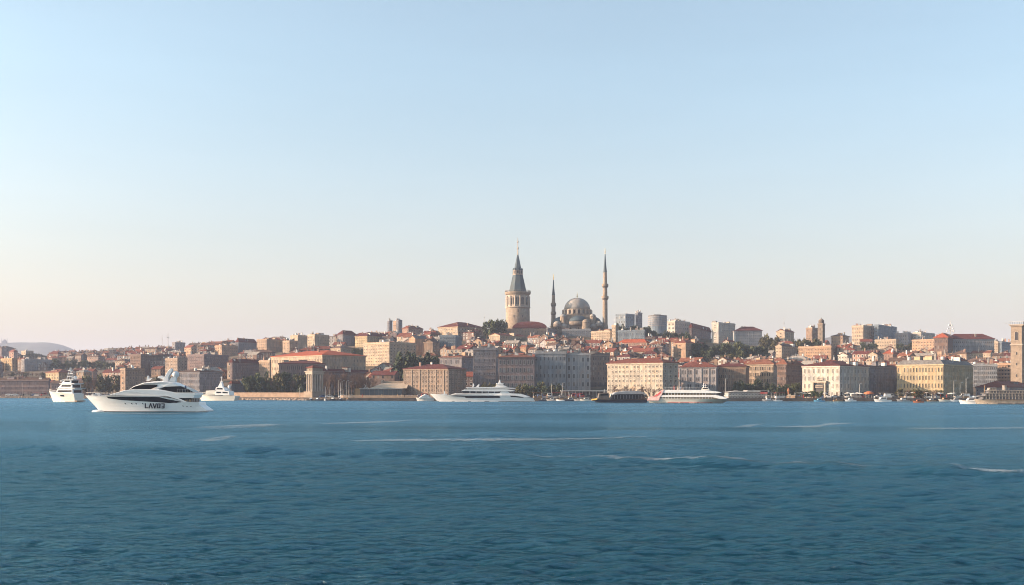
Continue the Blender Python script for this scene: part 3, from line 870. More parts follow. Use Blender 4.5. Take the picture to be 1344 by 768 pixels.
building('apartment_block', 'blue-grey block with a red hip roof beside the white tower block', 'blue-grey red-roofed block', AP, 965, 1000, 1000, 434, 452, 0, 4, 'bluegrey', 'hip', 'dark', 5, 10, 0, 5.5, GH)
building('apartment_block', 'block with an orange sunlit wall and mauve front above the ferry', 'orange-walled block', AP, 884, 900, 926, 450, 472, 0, 44, 'peach', 'hip', 'red', 5, 1, 8, 4, GH)
building('house', 'beige house with a bright blank wall at the end of the tree band', 'beige house by trees', HS, 1019, 1030, 1042, 435, 450, 0, 44, 'cream', 'gable', 'red', 4, 1, 4, 3, GH, mess=2)
building('house', 'cream house half hidden below the stepped brown tower', 'half-hidden cream house', HS, 1018, 1026, 1046, 454, 470, 0, 42, 'cream', 'gable', 'brown', 4, 2, 6, 3, GH, mess=2)
building('apartment_block', 'stepped brown apartment building leaning against the domed tower', 'stepped brown building', AP, 1058, 1066, 1074, 431, 451, 0, 42, 'tan', 'flat', 'brown', 6, 3, 3, 0, GH, mess=5)
building('school', 'long peach building with small windows above the cream palazzo', 'long peach building', 'school', 1048, 1091, 1107, 455, 471, 0, 40, 'peach', 'flat', 'red', 4, 10, 2, 0, GH, mess=2)
building('house', 'low cream house glowing on the slope below the hilltop office', 'low glowing cream house', HS, 1091, 1106, 1114, 441, 453, 0, 40, 'peach', 'hip', 'brown', 3, 4, 2, 3, GH)
building('apartment_block', 'cream and grey block on the hilltop beside the dark blue office', 'cream hilltop block', AP, 1118, 1133, 1148, 428, 445, 0, 44, 'cream', 'flat', 'grey', 5, 4, 4, 0, GH, mess=6)
building('office_block', 'dark blue glass office with masts on the hilltop', 'dark blue office', 'office', 1147, 1153, 1177, 427, 444, 0, 38, 'blue', 'flat', 'slate', 5, 1, 8, 0, GH, mess=5, wh=(.7, .6))
building('apartment_block', 'low pale beige block on the ridge, near the dark blue office', 'low pale beige block', AP, 1175, 1192, 1199, 438, 450, 0, 36, 'pale', 'flat', 'grey', 3, 5, 2, 0, GH, mess=4)
building('apartment_block', 'dark-sided block with white end beside the orange-roofed building', 'dark-sided block', AP, 1198, 1209, 1227, 437, 450, 0, 42, 'white', 'flat', 'slate', 4, 2, 6, 0, GH, mess=4)
building('house', 'low cream terrace on the slope below the dark blue office', 'low cream terrace', HS, 1148, 1176, 1180, 446, 458, 0, 40, 'cream', 'flat', 'red', 3, 7, 1, 0, GH, mess=3)
building('apartment_block', 'peach sunlit block with a blank end below the dark-sided block', 'peach block', AP, 1197, 1227, 1236, 446, 461, 0, 44, 'peach', 'flat', 'red', 4, 6, 0, 0, GH)
building('barracks', 'great blue-grey building with a long dark red roof on the skyline', 'great dark red-roofed building', 'barracks', 1244, 1305, 1305, 445, 464, 800, 6, 'bluegrey', 'hip', 'dark', 5, 18, 0, 7, GH, wh=(.4, .5))
building('hall', 'orange-red roofed hall with a pale eave below the lattice mast', 'orange-roofed hall', 'hall', 1226, 1244, 1254, 443, 462, 790, 34, 'brown', 'hip', 'bright', 4, 4, 2, 6.5, GH)
building('apartment_block', 'small cream block on the ridge by the long dark red roof', 'small ridge block', AP, 1300, 1310, 1314, 449, 462, 0, 40, 'cream', 'flat', 'red', 4, 3, 1, 0, GH, mess=2)
building('apartment_block', 'bluish block on the ridge next to the bell tower top', 'bluish ridge block', AP, 1312, 1315, 1331, 449, 463, 0, 36, 'blue', 'flat', 'grey', 4, 1, 5, 0, GH, mess=3)
building('house', 'house with a small bright orange roof above the yellow palace', 'small orange-roofed house', HS, 1160, 1172, 1180, 464, 472, 0, 40, 'pink', 'hip', 'bright', 2, 3, 2, 4.5, GH)
building('house', 'long slanting cream-walled house below the great red roof', 'slanting cream house', HS, 1275, 1300, 1304, 463, 474, 0, 46, 'cream', 'gable', 'terra', 3, 6, 0, 3, GH)
building('hall', 'low hall with a pale silvery roof above the brown block', 'pale silvery roof', 'hall', 1030, 1058, 1064, 471.5, 477, 0, 36, 'pale', 'hip', 'pale', 2, 6, 1, 4.5, GH)
building('house', 'white house with a sloping roof above the cream palazzo roof', 'white house', HS, 1100, 1112, 1120, 466, 478, 0, 44, 'white', 'gable', 'terra', 3, 3, 2, 3, GH, mess=2)
building('apartment_block', 'dark blue-shaded house with a big dark red hip roof on the skyline', 'big dark hip-roofed house', AP, 309, 313, 337, 449, 463, 0, 24, 'slate', 'hip', 'dark', 4, 1, 7, 5, GH)
building('apartment_block', 'beige and grey block on the skyline, below it the mauve palace', 'beige skyline block', AP, 337, 350, 372, 446, 463, 0, 36, 'warm', 'flat', 'brown', 5, 4, 6, 3, GH, mess=5)
building('apartment_block', 'narrow block with a beige sunlit end beside the dark tree on the ridge', 'narrow beige-ended block', AP, 371, 380, 391, 448, 461, 0, 42, 'warm', 'flat', 'brown', 4, 2, 3, 0, GH, mess=2)
building('apartment_block', 'grey block with a bright cream end wall on the ridge', 'cream-ended grey block', AP, 381, 391, 404, 441, 457, 0, 42, 'cream', 'flat', 'brown', 4, 1, 4, 0, GH, mess=4)
building('apartment_block', 'grey block with a tall pale windowed end above the bright red palace roof', 'pale-ended grey block', AP, 403.5, 413, 432, 440, 458, 0, 42, 'cream', 'flat', 'grey', 5, 3, 5, 0, GH, mess=5)
building('apartment_block', 'grey block with an orange sunlit end on the mauve hillside', 'orange-ended block', AP, 282, 291, 312, 454, 468, 0, 42, 'peach', 'flat', 'red', 4, 3, 6, 0, GH, mess=4)
building('apartment_block', 'pale grey block on the skyline beside the tall thin mast', 'pale block by mast', AP, 226, 230, 243, 450, 463, 0, 36, 'grey', 'flat', 'brown', 4, 1, 4, 0, GH, mess=3)
building('house', 'row of orange sunlit houses on the ridge, by the pale grey block', 'orange ridge houses', HS, 242, 251, 258, 456, 466, 0, 44, 'peach', 'gable', 'red', 3, 3, 2, 3, GH)
building('apartment_block', 'long pale grey apartment terrace between trees above the bay', 'long pale grey terrace', AP, 28, 32, 72, 472, 486, 0, 24, 'pale', 'flat', 'brown', 4, 1, 14, 0, GH, mess=3)
building('apartment_block', 'orange and yellow sunlit block at the edge of the bare trees', 'orange bay block', AP, 1, 16, 27, 471, 485, 0, 42, 'ochre', 'flat', 'red', 4, 4, 3, 0, GH, mess=3)
building('house', 'slender pink tower house above the orange bay block', 'slender pink tower house', HS, 12, 18, 23, 462, 474, 0, 42, 'pink', 'hip', 'red', 4, 2, 2, 3, GH)
building('apartment_block', 'grey block at the edge of the picture under the distant hill', 'grey block under hill', AP, -6, 2, 20, 457, 471, 0, 34, 'mauve', 'hip', 'brown', 4, 2, 5, 3, GH, mess=2)
building('house', 'cream sunlit house on the ridge below the distant hill', 'cream ridge house', HS, 28, 34, 44, 461, 470, 0, 42, 'cream', 'flat', 'red', 3, 2, 3, 0, GH, mess=2)
building('house', 'cream-ended low house beside the dark clump below the yellow-sided block', 'cream-ended low house', HS, 434, 447, 463, 457, 468, 0, 42, 'cream', 'hip', 'brown', 3, 3, 5, 4, GH, mess=2)

# ------------------------------------------------------------------ round tower, mosque, bell tower
STONE = mat((0.225, 0.18, 0.14), 0.9, 0.3, 0.5, key='pale_stone_blocks')
STONE_DARK = mat((0.15, 0.125, 0.105), 0.9, 0.35, 0.6, key='brown_stone_blocks')
STONE_LIGHT = mat((0.32, 0.27, 0.225), 0.9, 0.2, 0.6, key='trim_stone')
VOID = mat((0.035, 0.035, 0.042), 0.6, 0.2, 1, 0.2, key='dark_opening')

def ring_openings(o, name, cx, cy, r, n, z, w, h, frame, glass, start=0.0, arch=True):
    me = window_mesh(w, h, frame, glass, arch)
    for i in range(n):
        a = start + 2 * math.pi * i / n
        put(name, me, o, (cx + r * math.cos(a), cy + r * math.sin(a), z), a + math.pi / 2)

def round_tower():
    D = 880.0; s = D / K
    c = at(679.6, 428, D); zb = gxy(c.x, c.y) - 1.0
    o = thing('stone_tower', 'round medieval stone tower with a pointed blue-grey lead spire', 'tower', (c.x, c.y, zb))
    Z = lambda y: EYE + (HY - y) * s - zb
    r = 15.8 * s
    b = MB(); b.lathe([(r * 1.04, 0), (r * 1.02, Z(426)), (r, Z(420)), (r * .985, Z(405))], 40, STONE); b.build('shaft', o, smooth=True)
    b = MB(); b.lathe([(r * .99, Z(405)), (r * 1.05, Z(404.4)), (r * 1.05, Z(403.4)), (r * .97, Z(402.8))], 40, STONE_LIGHT); b.build('string_course', o)
    b = MB(); b.lathe([(r * .94, Z(402.9)), (r * .94, Z(387.5))], 40, STONE_LIGHT); b.build('gallery', o)
    ring_openings(o, 'window', 0, 0, r * .935, 14, Z(401), 4.6 * s, 10.6 * s, STONE_LIGHT, GLASS, 0.2)
    for i in range(14):
        a = 0.2 + 2 * math.pi * (i + .5) / 14
        b = MB(); b.lathe([(0.75, Z(402.8)), (0.62, Z(389))], 8, STONE_LIGHT, r * .95 * math.cos(a), r * .95 * math.sin(a)); b.build('column', o)
    b = MB(); b.lathe([(r * .95, Z(387.6)), (r * 1.03, Z(387)), (r * 1.08, Z(385)), (r * 1.08, Z(383.8)), (r * 1.0, Z(383.6))], 40, STONE); b.build('cornice', o)
    b = MB()
    for i in range(32):
        a = 2 * math.pi * i / 32
        b.lathe([(0.16, Z(383.7)), (0.16, Z(382.0))], 5, STONE_DARK, r * 1.05 * math.cos(a), r * 1.05 * math.sin(a))
    b.lathe([(r * 1.06, Z(382.1)), (r * 1.06, Z(381.7)), (r * 1.03, Z(381.7)), (r * 1.03, Z(382.1))], 32, STONE_DARK, cap=False)
    b.build('balustrade', o)
    rot = math.radians(22)
    sp = MB(); sp.lathe([(12.4 * s, Z(383.6)), (11.6 * s, Z(380.5)), (7.0 * s, Z(361.2))], 8, LEAD, rot=rot); sp_o = sp.build('spire', o)
    b = MB(); b.lathe([(7.1 * s, Z(361.3)), (7.4 * s, Z(360.8)), (7.4 * s, Z(360.2)), (6.4 * s, Z(360.1))], 8, STONE_LIGHT, rot=rot); b.build('spire_ledge', o)
    b = MB(); b.lathe([(6.2 * s, Z(360.2)), (5.3 * s, Z(354.5)), (0.9 * s, Z(334.5))], 8, LEAD, rot=rot); u = b.build('spire_top', o)
    for i in range(8):
        a = rot + 2 * math.pi * (i + .5) / 8
        b = MB()
        b.box(-1.1, 1.1, -.8, .9, Z(360.1), Z(354.8), STONE_LIGHT)
        b.face([(-1.3, -1, Z(354.8)), (1.3, -1, Z(354.8)), (0, -.6, Z(352.2))], LEAD); b.face([(1.3, -1, Z(354.8)), (1.2, 1.2, Z(354.8)), (0, 1.4, Z(352.2)), (0, -.6, Z(352.2))], LEAD)
        b.face([(-1.2, 1.2, Z(354.8)), (-1.3, -1, Z(354.8)), (0, -.6, Z(352.2)), (0, 1.4, Z(352.2))], LEAD)
        b.box(-.6, .6, -.86, -.803, Z(359.6), Z(355.6), VOID)
        b.build('dormer', o, (5.2 * s * math.cos(a), 5.2 * s * math.sin(a), 0), a + math.pi / 2)
    b = MB(); b.lathe([(0.9 * s, Z(336)), (0.55 * s, Z(328)), (1.15 * s, Z(326.5)), (1.15 * s, Z(325.4)), (.5 * s, Z(324)), (.45 * s, Z(319)), (1.0 * s, Z(318)), (1.0 * s, Z(317)), (.4 * s, Z(316)), (.25 * s, Z(312))], 8, STONE_LIGHT)
    b.build('finial', o)
    for i, (y, a) in enumerate(((418, -1.9), (418, -1.2), (411, -1.55))):
        put('window', window_mesh(1.0, 2.6, STONE_LIGHT, GLASS, True), o, (r * .995 * math.cos(a), r * .995 * math.sin(a), Z(y)), a + math.pi / 2)
    PROT.append((661, 698, 313, 429, D - 12, D + 12)); MARKS.append((679, 405, 'round stone tower'))
round_tower()

def minaret(label, phrase, u, ybase, D, prof, balc, cone, w):
    """prof: (picture y, radius); balc: heights of the balconies; cone: (foot, tip)."""
    s = D / K
    c = at(u, ybase, D); zb = gxy(c.x, c.y) - 1.0
    o = thing('minaret', label, 'minaret', (c.x, c.y, zb), 0, 'minarets of the mosque')
    Z = lambda y: EYE + (HY - y) * s - zb
    b = MB(); b.lathe([(w * 1.25 * s, 0), (w * 1.25 * s, Z(ybase - 4)), (w * 1.02 * s, Z(ybase - 8))] + [(r * s, Z(y)) for y, r in prof], 14, STONE); b.build('shaft', o, smooth=False)
    for y, r in balc:
        q = MB()
        q.lathe([(r * .62 * s, Z(y + 3.4)), (r * .8 * s, Z(y + 2.2)), (r * s, Z(y + .8)), (r * s, Z(y + .3)), (r * .6 * s, Z(y + .3))], 16, STONE_DARK)
        bo = q.build('balcony', o)
        q = MB(); q.lathe([(r * s, Z(y + .3)), (r * s, Z(y - 2.2)), (r * .93 * s, Z(y - 2.2)), (r * .93 * s, Z(y + .3))], 16, STONE, cap=False); q.build('parapet', bo)
    q = MB(); q.lathe([(cone[2] * 1.15 * s, Z(cone[0])), (cone[2] * 1.15 * s, Z(cone[0] - .8)), (cone[2] * s, Z(cone[0] - 1)), (cone[2] * .55 * s, Z((cone[0] + cone[1]) / 2)), (.5 * s, Z(cone[1]))], 14, LEAD); co = q.build('cone', o)
    q = MB(); q.lathe([(.45 * s, Z(cone[1] + 1)), (.35 * s, Z(cone[1] - 2)), (.8 * s, Z(cone[1] - 2.8)), (.35 * s, Z(cone[1] - 3.6)), (.2 * s, Z(cone[1] - 7.5))], 6, GOLD); q.build('finial', co)
    PROT.append((u - 4, u + 4, cone[1], ybase, D - 4, D + 4)); MARKS.append((u, (ybase + cone[1]) / 2, phrase))
minaret('shorter slim stone minaret with two balconies, between the round tower and the dome', 'shorter minaret', 726.4, 430, 885,
        [(411, 2.7), (400, 2.45), (387.5, 2.0)], [(411.5, 3.5), (400, 3.5)], (387.5, 367.5, 1.9), 3.0)
minaret('taller stone minaret with two balconies, standing beyond the mosque dome', 'taller minaret', 794.2, 434, 868,
        [(391, 3.1), (375, 2.75), (357.5, 2.3)], [(391, 4.6), (375, 4.3)], (357.5, 333.5, 2.3), 3.3)

DOME = mat((0.235, 0.225, 0.21), 0.6, 0.25, 0.25, 0.35, streak=True, key='weathered_lead')
def mosque():
    D = 880.0; s = D / K
    c = at(757.5, 430, D); zb = gxy(c.x, c.y) - 1.5
    o = thing('mosque', 'domed stone mosque with a great lead dome over clustered half domes', 'mosque', (c.x, c.y, zb))
    Z = lambda y: EYE + (HY - y) * s - zb
    P = lambda px: px * s
    def dome(name, x, y, r, z0, h, m=DOME, n=24, par=o, drum=0.0):
        b = MB()
        pr = [(r, z0 - drum)] if drum else []
        pr += [(r * math.cos(t), z0 + h * math.sin(t)) for t in np.linspace(0, math.pi / 2 * .985, 9)]
        if drum:
            b.lathe([(r * 1.02, z0 - drum), (r * 1.02, z0)], n, STONE_DARK, x, y)
        b.lathe(pr[1:] if drum else pr, n, m, x, y)
        return b.build(name, par, smooth=True)
    b = MB(); b.box(-P(30), P(30), -P(26), P(26), 0, Z(428), STONE_DARK); b.build('prayer_hall', o)
    b = MB(); b.box(-P(20.5), P(20.5), -P(20.5), P(20.5), Z(428) + .003, Z(414.2), STONE); b.build('dome_base', o)
    b = MB(); b.lathe([(P(19.4), Z(414.2) + .003), (P(19.4), Z(413)), (P(18.2), Z(412.9)), (P(18.2), Z(407.3))], 32, STONE_DARK); dr = b.build('drum', o)
    ring_openings(dr, 'window', 0, 0, P(18.15), 20, Z(412.4), P(2.6), P(4.6), STONE_LIGHT, GLASS, 0.07)
    for i in range(20):
        a = 0.07 + 2 * math.pi * (i + .5) / 20
        b = MB(); b.box(-.8, .8, -1.0, .3, Z(413), Z(407.4), STONE_LIGHT); b.build('buttress', dr, (P(18.3) * math.cos(a), P(18.3) * math.sin(a), 0), a + math.pi / 2)
    b = MB(); b.lathe([(P(18.9), Z(407.4)), (P(18.9), Z(406.6)), (P(17.4), Z(406.5))], 32, STONE_LIGHT); b.build('drum_cornice', o)
    md = dome('main_dome', 0, 0, P(17.2), Z(406.6), P(15.6), n=40)
    b = MB(); b.lathe([(P(.9), Z(391.6)), (P(.4), Z(390)), (P(.9), Z(388.8)), (P(.3), Z(387.6)), (P(.55), Z(386.4)), (P(.15), Z(385.4)), (P(.1), Z(382.5))], 8, GOLD); b.build('finial', md)
    # half domes on four sides with windows below
    for dx, dy in ((0, -1), (1, 0), (-1, 0), (0, 1)):
        h = dome('half_dome', dx * P(19.5), dy * P(19.5), P(12), Z(423.5), P(8.0), LEAD, 20, drum=P(4.5))
    # corner turrets and small domes
    for dx in (-1, 1):
        for dy in (-1, 1):
            b = MB(); b.lathe([(P(4.2), Z(428)), (P(4.2), Z(417))], 8, STONE, dx * P(19), dy * P(19)); t = b.build('turret', o)
            dome('turret_dome', dx * P(19), dy * P(19), P(4.3), Z(417), P(3.8), DOME, 12, t)
    for dx, y, r in ((-27, 427, 5.0), (27, 427, 5.0), (-18, 430, 4.6), (20, 430, 4.6)):
        dome('small_dome', P(dx), -P(24), P(r), Z(y), P(r * .8), DOME, 16, drum=P(4))
    b = MB(); b.lathe([(P(5.2), 0), (P(5.2), Z(425.5))], 16, STONE, P(9.5), -P(29)); t = b.build('stair_turret', o)
    dome('turret_dome', P(9.5), -P(29), P(5.4), Z(425.5), P(4.6), STONE, 16, t)
    for dx, y0, y1, d in ((-24, 423, 428, -22), (-28, 427, 432, -24), (25, 422, 428, -21), (29.5, 426, 432, -24), (-6, 421, 428, -27), (3, 424, 431, -28.5)):
        b = MB(); b.box(P(dx - 2.2), P(dx + 2.2), P(d), P(d + 5), 0, Z(y0), STONE_DARK)
        b.box(P(dx - 2.5), P(dx + 2.5), P(d - .3), P(d + 5), Z(y0) + .003, Z(y0 - .8), LEAD); b.build('buttress', o)
    for i in range(11):
        dx = -26 + i * 5.2
        put('window', window_mesh(P(2.2), P(3.4), STONE_LIGHT, GLASS, True), o, (P(dx), -P(26), Z(434)))
    for i in range(6):
        for fx in (-1, 1):
            put('window', window_mesh(P(1.9), P(3.0), STONE_LIGHT, GLASS, True), o, (fx * P(30), -P(20 - i * 7), Z(434)), fx * math.radians(90))
    PROT.append((726, 790, 388, 433, D - 22, D + 22)); MARKS.append((757, 412, 'mosque'))
mosque()

def domed_tower():
    D = 800.0; s = D / K
    c = at(1078, 447, D); zb = gxy(c.x, c.y) - 1
    o = thing('domed_tower', 'brown square tower with a small domed lantern on the hilltop', 'tower', (c.x, c.y, zb), math.radians(-42))
    Z = lambda y: EYE + (HY - y) * s - zb
    w = 3.4 * s
    b = MB(); b.box(-w, w, -w, w, 0, Z(426), STONE_DARK); b.build('shaft', o)
    b = MB(); b.box(-w * 1.15, w * 1.15, -w * 1.15, w * 1.15, Z(426) + .003, Z(424.8), STONE); b.build('cornice', o)
    b = MB(); b.lathe([(w * .98, Z(424.8)), (w * .98, Z(421)), (w * 1.08, Z(420.8)), (w * .9, Z(420.2)), (w * .55, Z(418.9)), (.2, Z(418.2)), (.1, Z(416.8))], 12, STONE_DARK); l = b.build('lantern', o)
    ring_openings(l, 'opening', 0, 0, w * .97, 8, Z(424.4), 1.0, 1.7, STONE, VOID)
    for y in (446, 440, 434):
        for a in (0, 1, 2, 3):
            an = a * math.pi / 2
            put('window', window_mesh(1.0, 2.0, STONE, GLASS, True), o, (w * math.sin(an), -w * math.cos(an), Z(y)), an)
    PROT.append((1072, 1084, 418, 449, D - 4, D + 4)); MARKS.append((1078, 433, 'domed brown tower'))
domed_tower()

def bell_tower():
    D = 560.0; s = D / K
    c = at(1341.5, 505, D); zb = gxy(c.x, c.y) - .5
    o = thing('bell_tower', 'tall square stone bell tower with an open belfry, sunlit at the picture edge', 'tower', (c.x, c.y, zb), math.radians(-36))
    Z = lambda y: EYE + (HY - y) * s - zb
    w = 14.0 * s; h = w
    # local: near corner at the origin, left face towards -x
    b = MB(); b.box(-w, 0, 0, w, 0, Z(453), STONE); b.build('shaft', o)
    b = MB(); b.box(-w - .3, .3, -.3, w + .3, Z(453) + .003, Z(451.5), STONE_LIGHT); b.build('string_course', o)
    b = MB(); b.box(-w + .1, -.1, .1, w - .1, Z(451.5) + .003, Z(428), STONE); b.build('belfry', o)
    b = MB(); b.box(-w - .35, .35, -.35, w + .35, Z(428) + .003, Z(426.6), STONE_LIGHT); b.box(-w - .8, .8, -.8, w + .8, Z(426.6) + .003, Z(425.6), STONE_LIGHT); b.build('cornice', o)
    for px, py_, r in ((-w / 2, .1, 0), (-.1, w / 2, math.pi / 2), (-w / 2, w - .1, math.pi), (-w + .1, w / 2, -math.pi / 2)):
        put('belfry_opening', window_mesh(2.0, 12.5 * s, STONE_LIGHT, VOID, True), o, (px, py_, Z(447)), r)
    for y in (495, 480, 466):
        put('window', window_mesh(.8, 1.7, STONE_LIGHT, GLASS, True), o, (-w / 2, 0, Z(y)))
        put('window', window_mesh(.8, 1.7, STONE_LIGHT, GLASS, True), o, (0, w / 2, Z(y)), math.pi / 2)
    b = MB()
    for i in range(9):
        t = -w - .6 + (w + 1.2) * i / 8
        b.box(t - .05, t + .05, -.75, -.65, Z(425.6), Z(422.3), DARKMETAL); b.box(.65, .75, -t - .05, -t + .05, Z(425.6), Z(422.3), DARKMETAL)
    b.box(-w - .7, .75, -.76, -.64, Z(422.3), Z(421.9), METAL); b.box(.64, .76, -.7, w + .7, Z(422.3), Z(421.9), METAL)
    b.build('railing', o)
    b = MB(); b.tube((-w - .8, -.8, Z(425)), (-w - 3.2, -1.5, Z(423)), .07, .05, METAL, 5); b.build('bracket', o)
    PROT.append((1328, 1350, 421, 504, D - 2, D + 9)); MARKS.append((1336, 465, 'bell tower'))
bell_tower()

def column_pavilion():
    D = 540.0; s = D / K
    c = at(410, 520, D); zb = 1.25
    a = 40
    o = thing('columned_pavilion', 'tall stone pavilion with paired columns and a small red roof on the quay', 'monument', (c.x, c.y, zb), math.radians(-a))
    Z = lambda y: EYE + (HY - y) * s - zb
    L1, L2 = 14.2 * s, 20.0 * s
    b = MB(); b.box(-L1 - .6, .6, -.6, L2 + .6, 0, Z(514), STONE); b.build('plinth', o)
    b = MB(); b.box(-L1 + 1.6, -1.6, 1.6, L2 - 1.6, Z(514) + .003, Z(490), STONE_DARK); b.build('core', o)
    for i in range(4):
        x = -L1 + .7 + (L1 - 1.4) * i / 3
        b = MB(); b.lathe([(.62, Z(514)), (.62, Z(513)), (.5, Z(512.6)), (.42, Z(492.5)), (.62, Z(491.8)), (.62, Z(491))], 12, STONE_LIGHT, x, .7); b.build('column', o)
    for i in range(1, 5):
        y = .7 + (L2 - 1.4) * i / 4
        b = MB(); b.lathe([(.62, Z(514)), (.62, Z(513)), (.5, Z(512.6)), (.42, Z(492.5)), (.62, Z(491.8)), (.62, Z(491))], 12, STONE_LIGHT, -.7, y); b.build('column', o)
    b = MB(); b.box(-L1, 0, 0, L2, Z(491) + .003, Z(488), STONE_LIGHT); b.box(-L1 - .4, .4, -.4, L2 + .4, Z(488) + .003, Z(487), STONE_LIGHT); b.build('entablature', o)
    b = MB(); b.box(-L1 + .5, -.5, .5, L2 - .5, Z(487) + .003, Z(483), STONE); b.build('attic', o)
    for i in range(3):
        put('attic_window', window_mesh(.8, 1.0, STONE_LIGHT, GLASS, True), o, (-L1 + L1 * (i + .5) / 3, .5, Z(486.6)))
    b = MB(); hip_roof(b, -L1 + .5, -.5, .5, L2 - .5, Z(483), 3.2 * s, roofmat('red'), .5); b.build('roof', o)
    PROT.append((398, 428, 480, 518, D - 2, D + 14)); MARKS.append((412, 498, 'columned pavilion'))
column_pavilion()

def glass_pavilion():
    D = 545.0; s = D / K
    c = at(528, 520, D); zb = 1.25
    o = thing('glass_pavilion', 'low pavilion with a long dark glass front and stepped tan roof on the quay', 'pavilion', (c.x, c.y, zb), math.radians(-4))
    Z = lambda y: EYE + (HY - y) * s - zb
    L = 56 * s
    b = MB(); b.box(-L, 0, 0, 16, 0, Z(510.5), CONCRETE); b.build('body', o)
    b = MB(); b.box(-L - 2.6, -L - .003, .3, 14, 0, Z(510), wallmat('ochre')); b.build('end_wall', o)
    gl = mat((0.05, 0.065, 0.08), 0.25, 0.2, .3, .5, key='shop_glass')
    for i in range(9):
        x = -L + L * i / 9
        b = MB(); b.box(x + .08, x + L / 9 - .08, -.12, -.003, .5, Z(511.3), gl); b.build('glass_panel', o)
    b = MB(); b.box(-L - .4, .5, -.6, 16.2, Z(510.5) + .003, Z(509.8), METAL); b.build('fascia', o)
    tan = mat((0.36, 0.29, 0.22), .9, .25, .4, key='tan_roof_sheet')
    b = MB()
    x0, x1 = -44 * s, 2.0
    b.rings([[(x0, 1.0, Z(509.7)), (x1, 1.0, Z(509.7)), (x1, 15.5, Z(509.7)), (x0, 15.5, Z(509.7))], [(x0 + 13 * s, 8, Z(503)), (x1, 8, Z(503)), (x1, 15.5, Z(503)), (x0 + 13 * s, 15.5, Z(503))]], tan)
    b.build('roof', o)
    b = MB(); b.box(x0 + 11 * s, x1, 12, 17, Z(503) + .003, Z(500), tan); b.build('roof_upstand', o)
    b = MB(); b.box(x0 + 10 * s, x0 + 13 * s, 11, 14, Z(503) + .003, Z(498.5), CONCRETE); b.build('stair_hut', o)
    b = MB()
    for i in range(4): b.tube((-L + 1 + i * .8, 4, Z(509.7)), (-L + 2.5 - i * .5, 4 + i * .4, Z(505.5 - (i % 2))), .12, .08, METAL, 4)
    b.build('roof_frame', o)
    PROT.append((464, 530, 499, 521, D - 3, D + 18)); MARKS.append((497, 511, 'glass pavilion'))
glass_pavilion()

# palazzo portal
def portal():
    b = MB()
    w = PL1 * 0.16
    for s_ in (-1, 1): b.box(s_ * w - .35, s_ * w + .35, -1.3, -.25, 0, 7.2, STONE_LIGHT)
    b.box(-w - .7, w + .7, -1.4, -.25, 7.203, 8.0, STONE_LIGHT)
    b.box(-w + .36, w - .36, -.4, -.25, 0.2, 6.6, VOID)
    b.build('portal', palazzo, (-PL1 * 0.52, 0, PZ))
    for f in (1, 2):
        b = MB(); z = PZ + (PH - PZ) * (.25 * f) + 1.0
        b.box(-1.9, 1.9, -1.0, 0, z, z + .2, STONE_LIGHT)
        for i in range(9): b.box(-1.8 + i * .45 - .06, -1.8 + i * .45 + .06, -.95, -.85, z + .2, z + 1.05, STONE_LIGHT)
        b.box(-1.9, 1.9, -1.0, -.8, z + 1.053, z + 1.2, STONE_LIGHT)
        b.build('balcony', palazzo, (-PL1 * 0.52, 0, 0))
portal()

# masts and aerials on the skyline
def mast(u, y0, y1, D, label, w=.25, lattice=False):
    c = at(u, y0, D); zb = gxy(c.x, c.y) - .5
    o = thing('radio_mast', label, 'mast', (c.x, c.y, zb), 0, 'masts on the skyline')
    z1 = EYE + (HY - y1) * D / K - zb
    if lattice:
        zr = EYE + (HY - y0) * D / K - zb
        b = MB(); b.tube((0, 0, 0), (0, 0, z1), .45, .2, METAL, 6); b.build('pole', o)
        for i, (f, r) in enumerate(((.25, 3.2), (.45, 2.4), (.7, 1.4))):
            b = MB(); z = zr + (z1 - zr) * f
            for k in range(4):
                an = k * math.pi / 2 + .4
                b.tube((0, 0, z), (r * math.cos(an), r * math.sin(an), z - .8), .16, .1, METAL, 4)
                b.lathe([(.55, z - .9), (.55, z - .2)], 8, WHITE, r * math.cos(an), r * math.sin(an))
            b.build('antenna_ring', o)
    else:
        b = MB(); b.tube((0, 0, 0), (0, 0, z1), w, w * .45, mat((.40, .36, .33), .7, .2, 1, key='mast_paint'), 6); b.build('pole', o)
        b = MB(); b.box(-w * 2, w * 2, -w * 2, w * 2, z1 * .78, z1 * .78 + .8, METAL); b.build('platform', o)
mast(220.5, 456, 437, 1330, 'tall thin mast on the mauve ridge beside a pale block', .55)
mast(213, 456, 440, 1330, 'thinner faint mast beside the tall ridge mast', .25)
mast(1247.5, 438, 421, 830, 'lattice mast with antenna rings above the orange-roofed hall', lattice=True)
mast(1029, 440, 415, 850, 'hair-thin mast above the beige house by the tree band', .16)
mast(635.5, 428, 412, 900, 'hair-thin mast beside the hilltop cream mansion', .16)
mast(622.3, 456, 441, 760, 'short white sunlit pole among the roofs below the hilltop mansion', .5)
mast(300.5, 452, 443, 1150, 'small mast beside the big dark hip roof', .3)
def far_mosque():
    D = 5150; s = D / K
    c = at(6, 450, D)
    o = thing('distant_mosque', 'tiny mosque silhouette with minarets on the distant hill', 'mosque', (c.x, c.y, c.z - 6))
    g = mat((.12, .11, .1), .9, .1, .1, key='far_stone')
    b = MB(); b.box(-9, 9, -9, 9, 0, 15, g); b.build('hall', o)
    b = MB(); b.lathe([(8 * math.cos(t), 15 + 7 * math.sin(t)) for t in np.linspace(0, 1.5, 6)], 14, g); b.build('dome', o)
    for x in (-13, 12): b = MB(); b.lathe([(1.6, 0), (1.4, 22), (.2, 32)], 8, g, x, 0); b.build('minaret', o)
far_mosque()

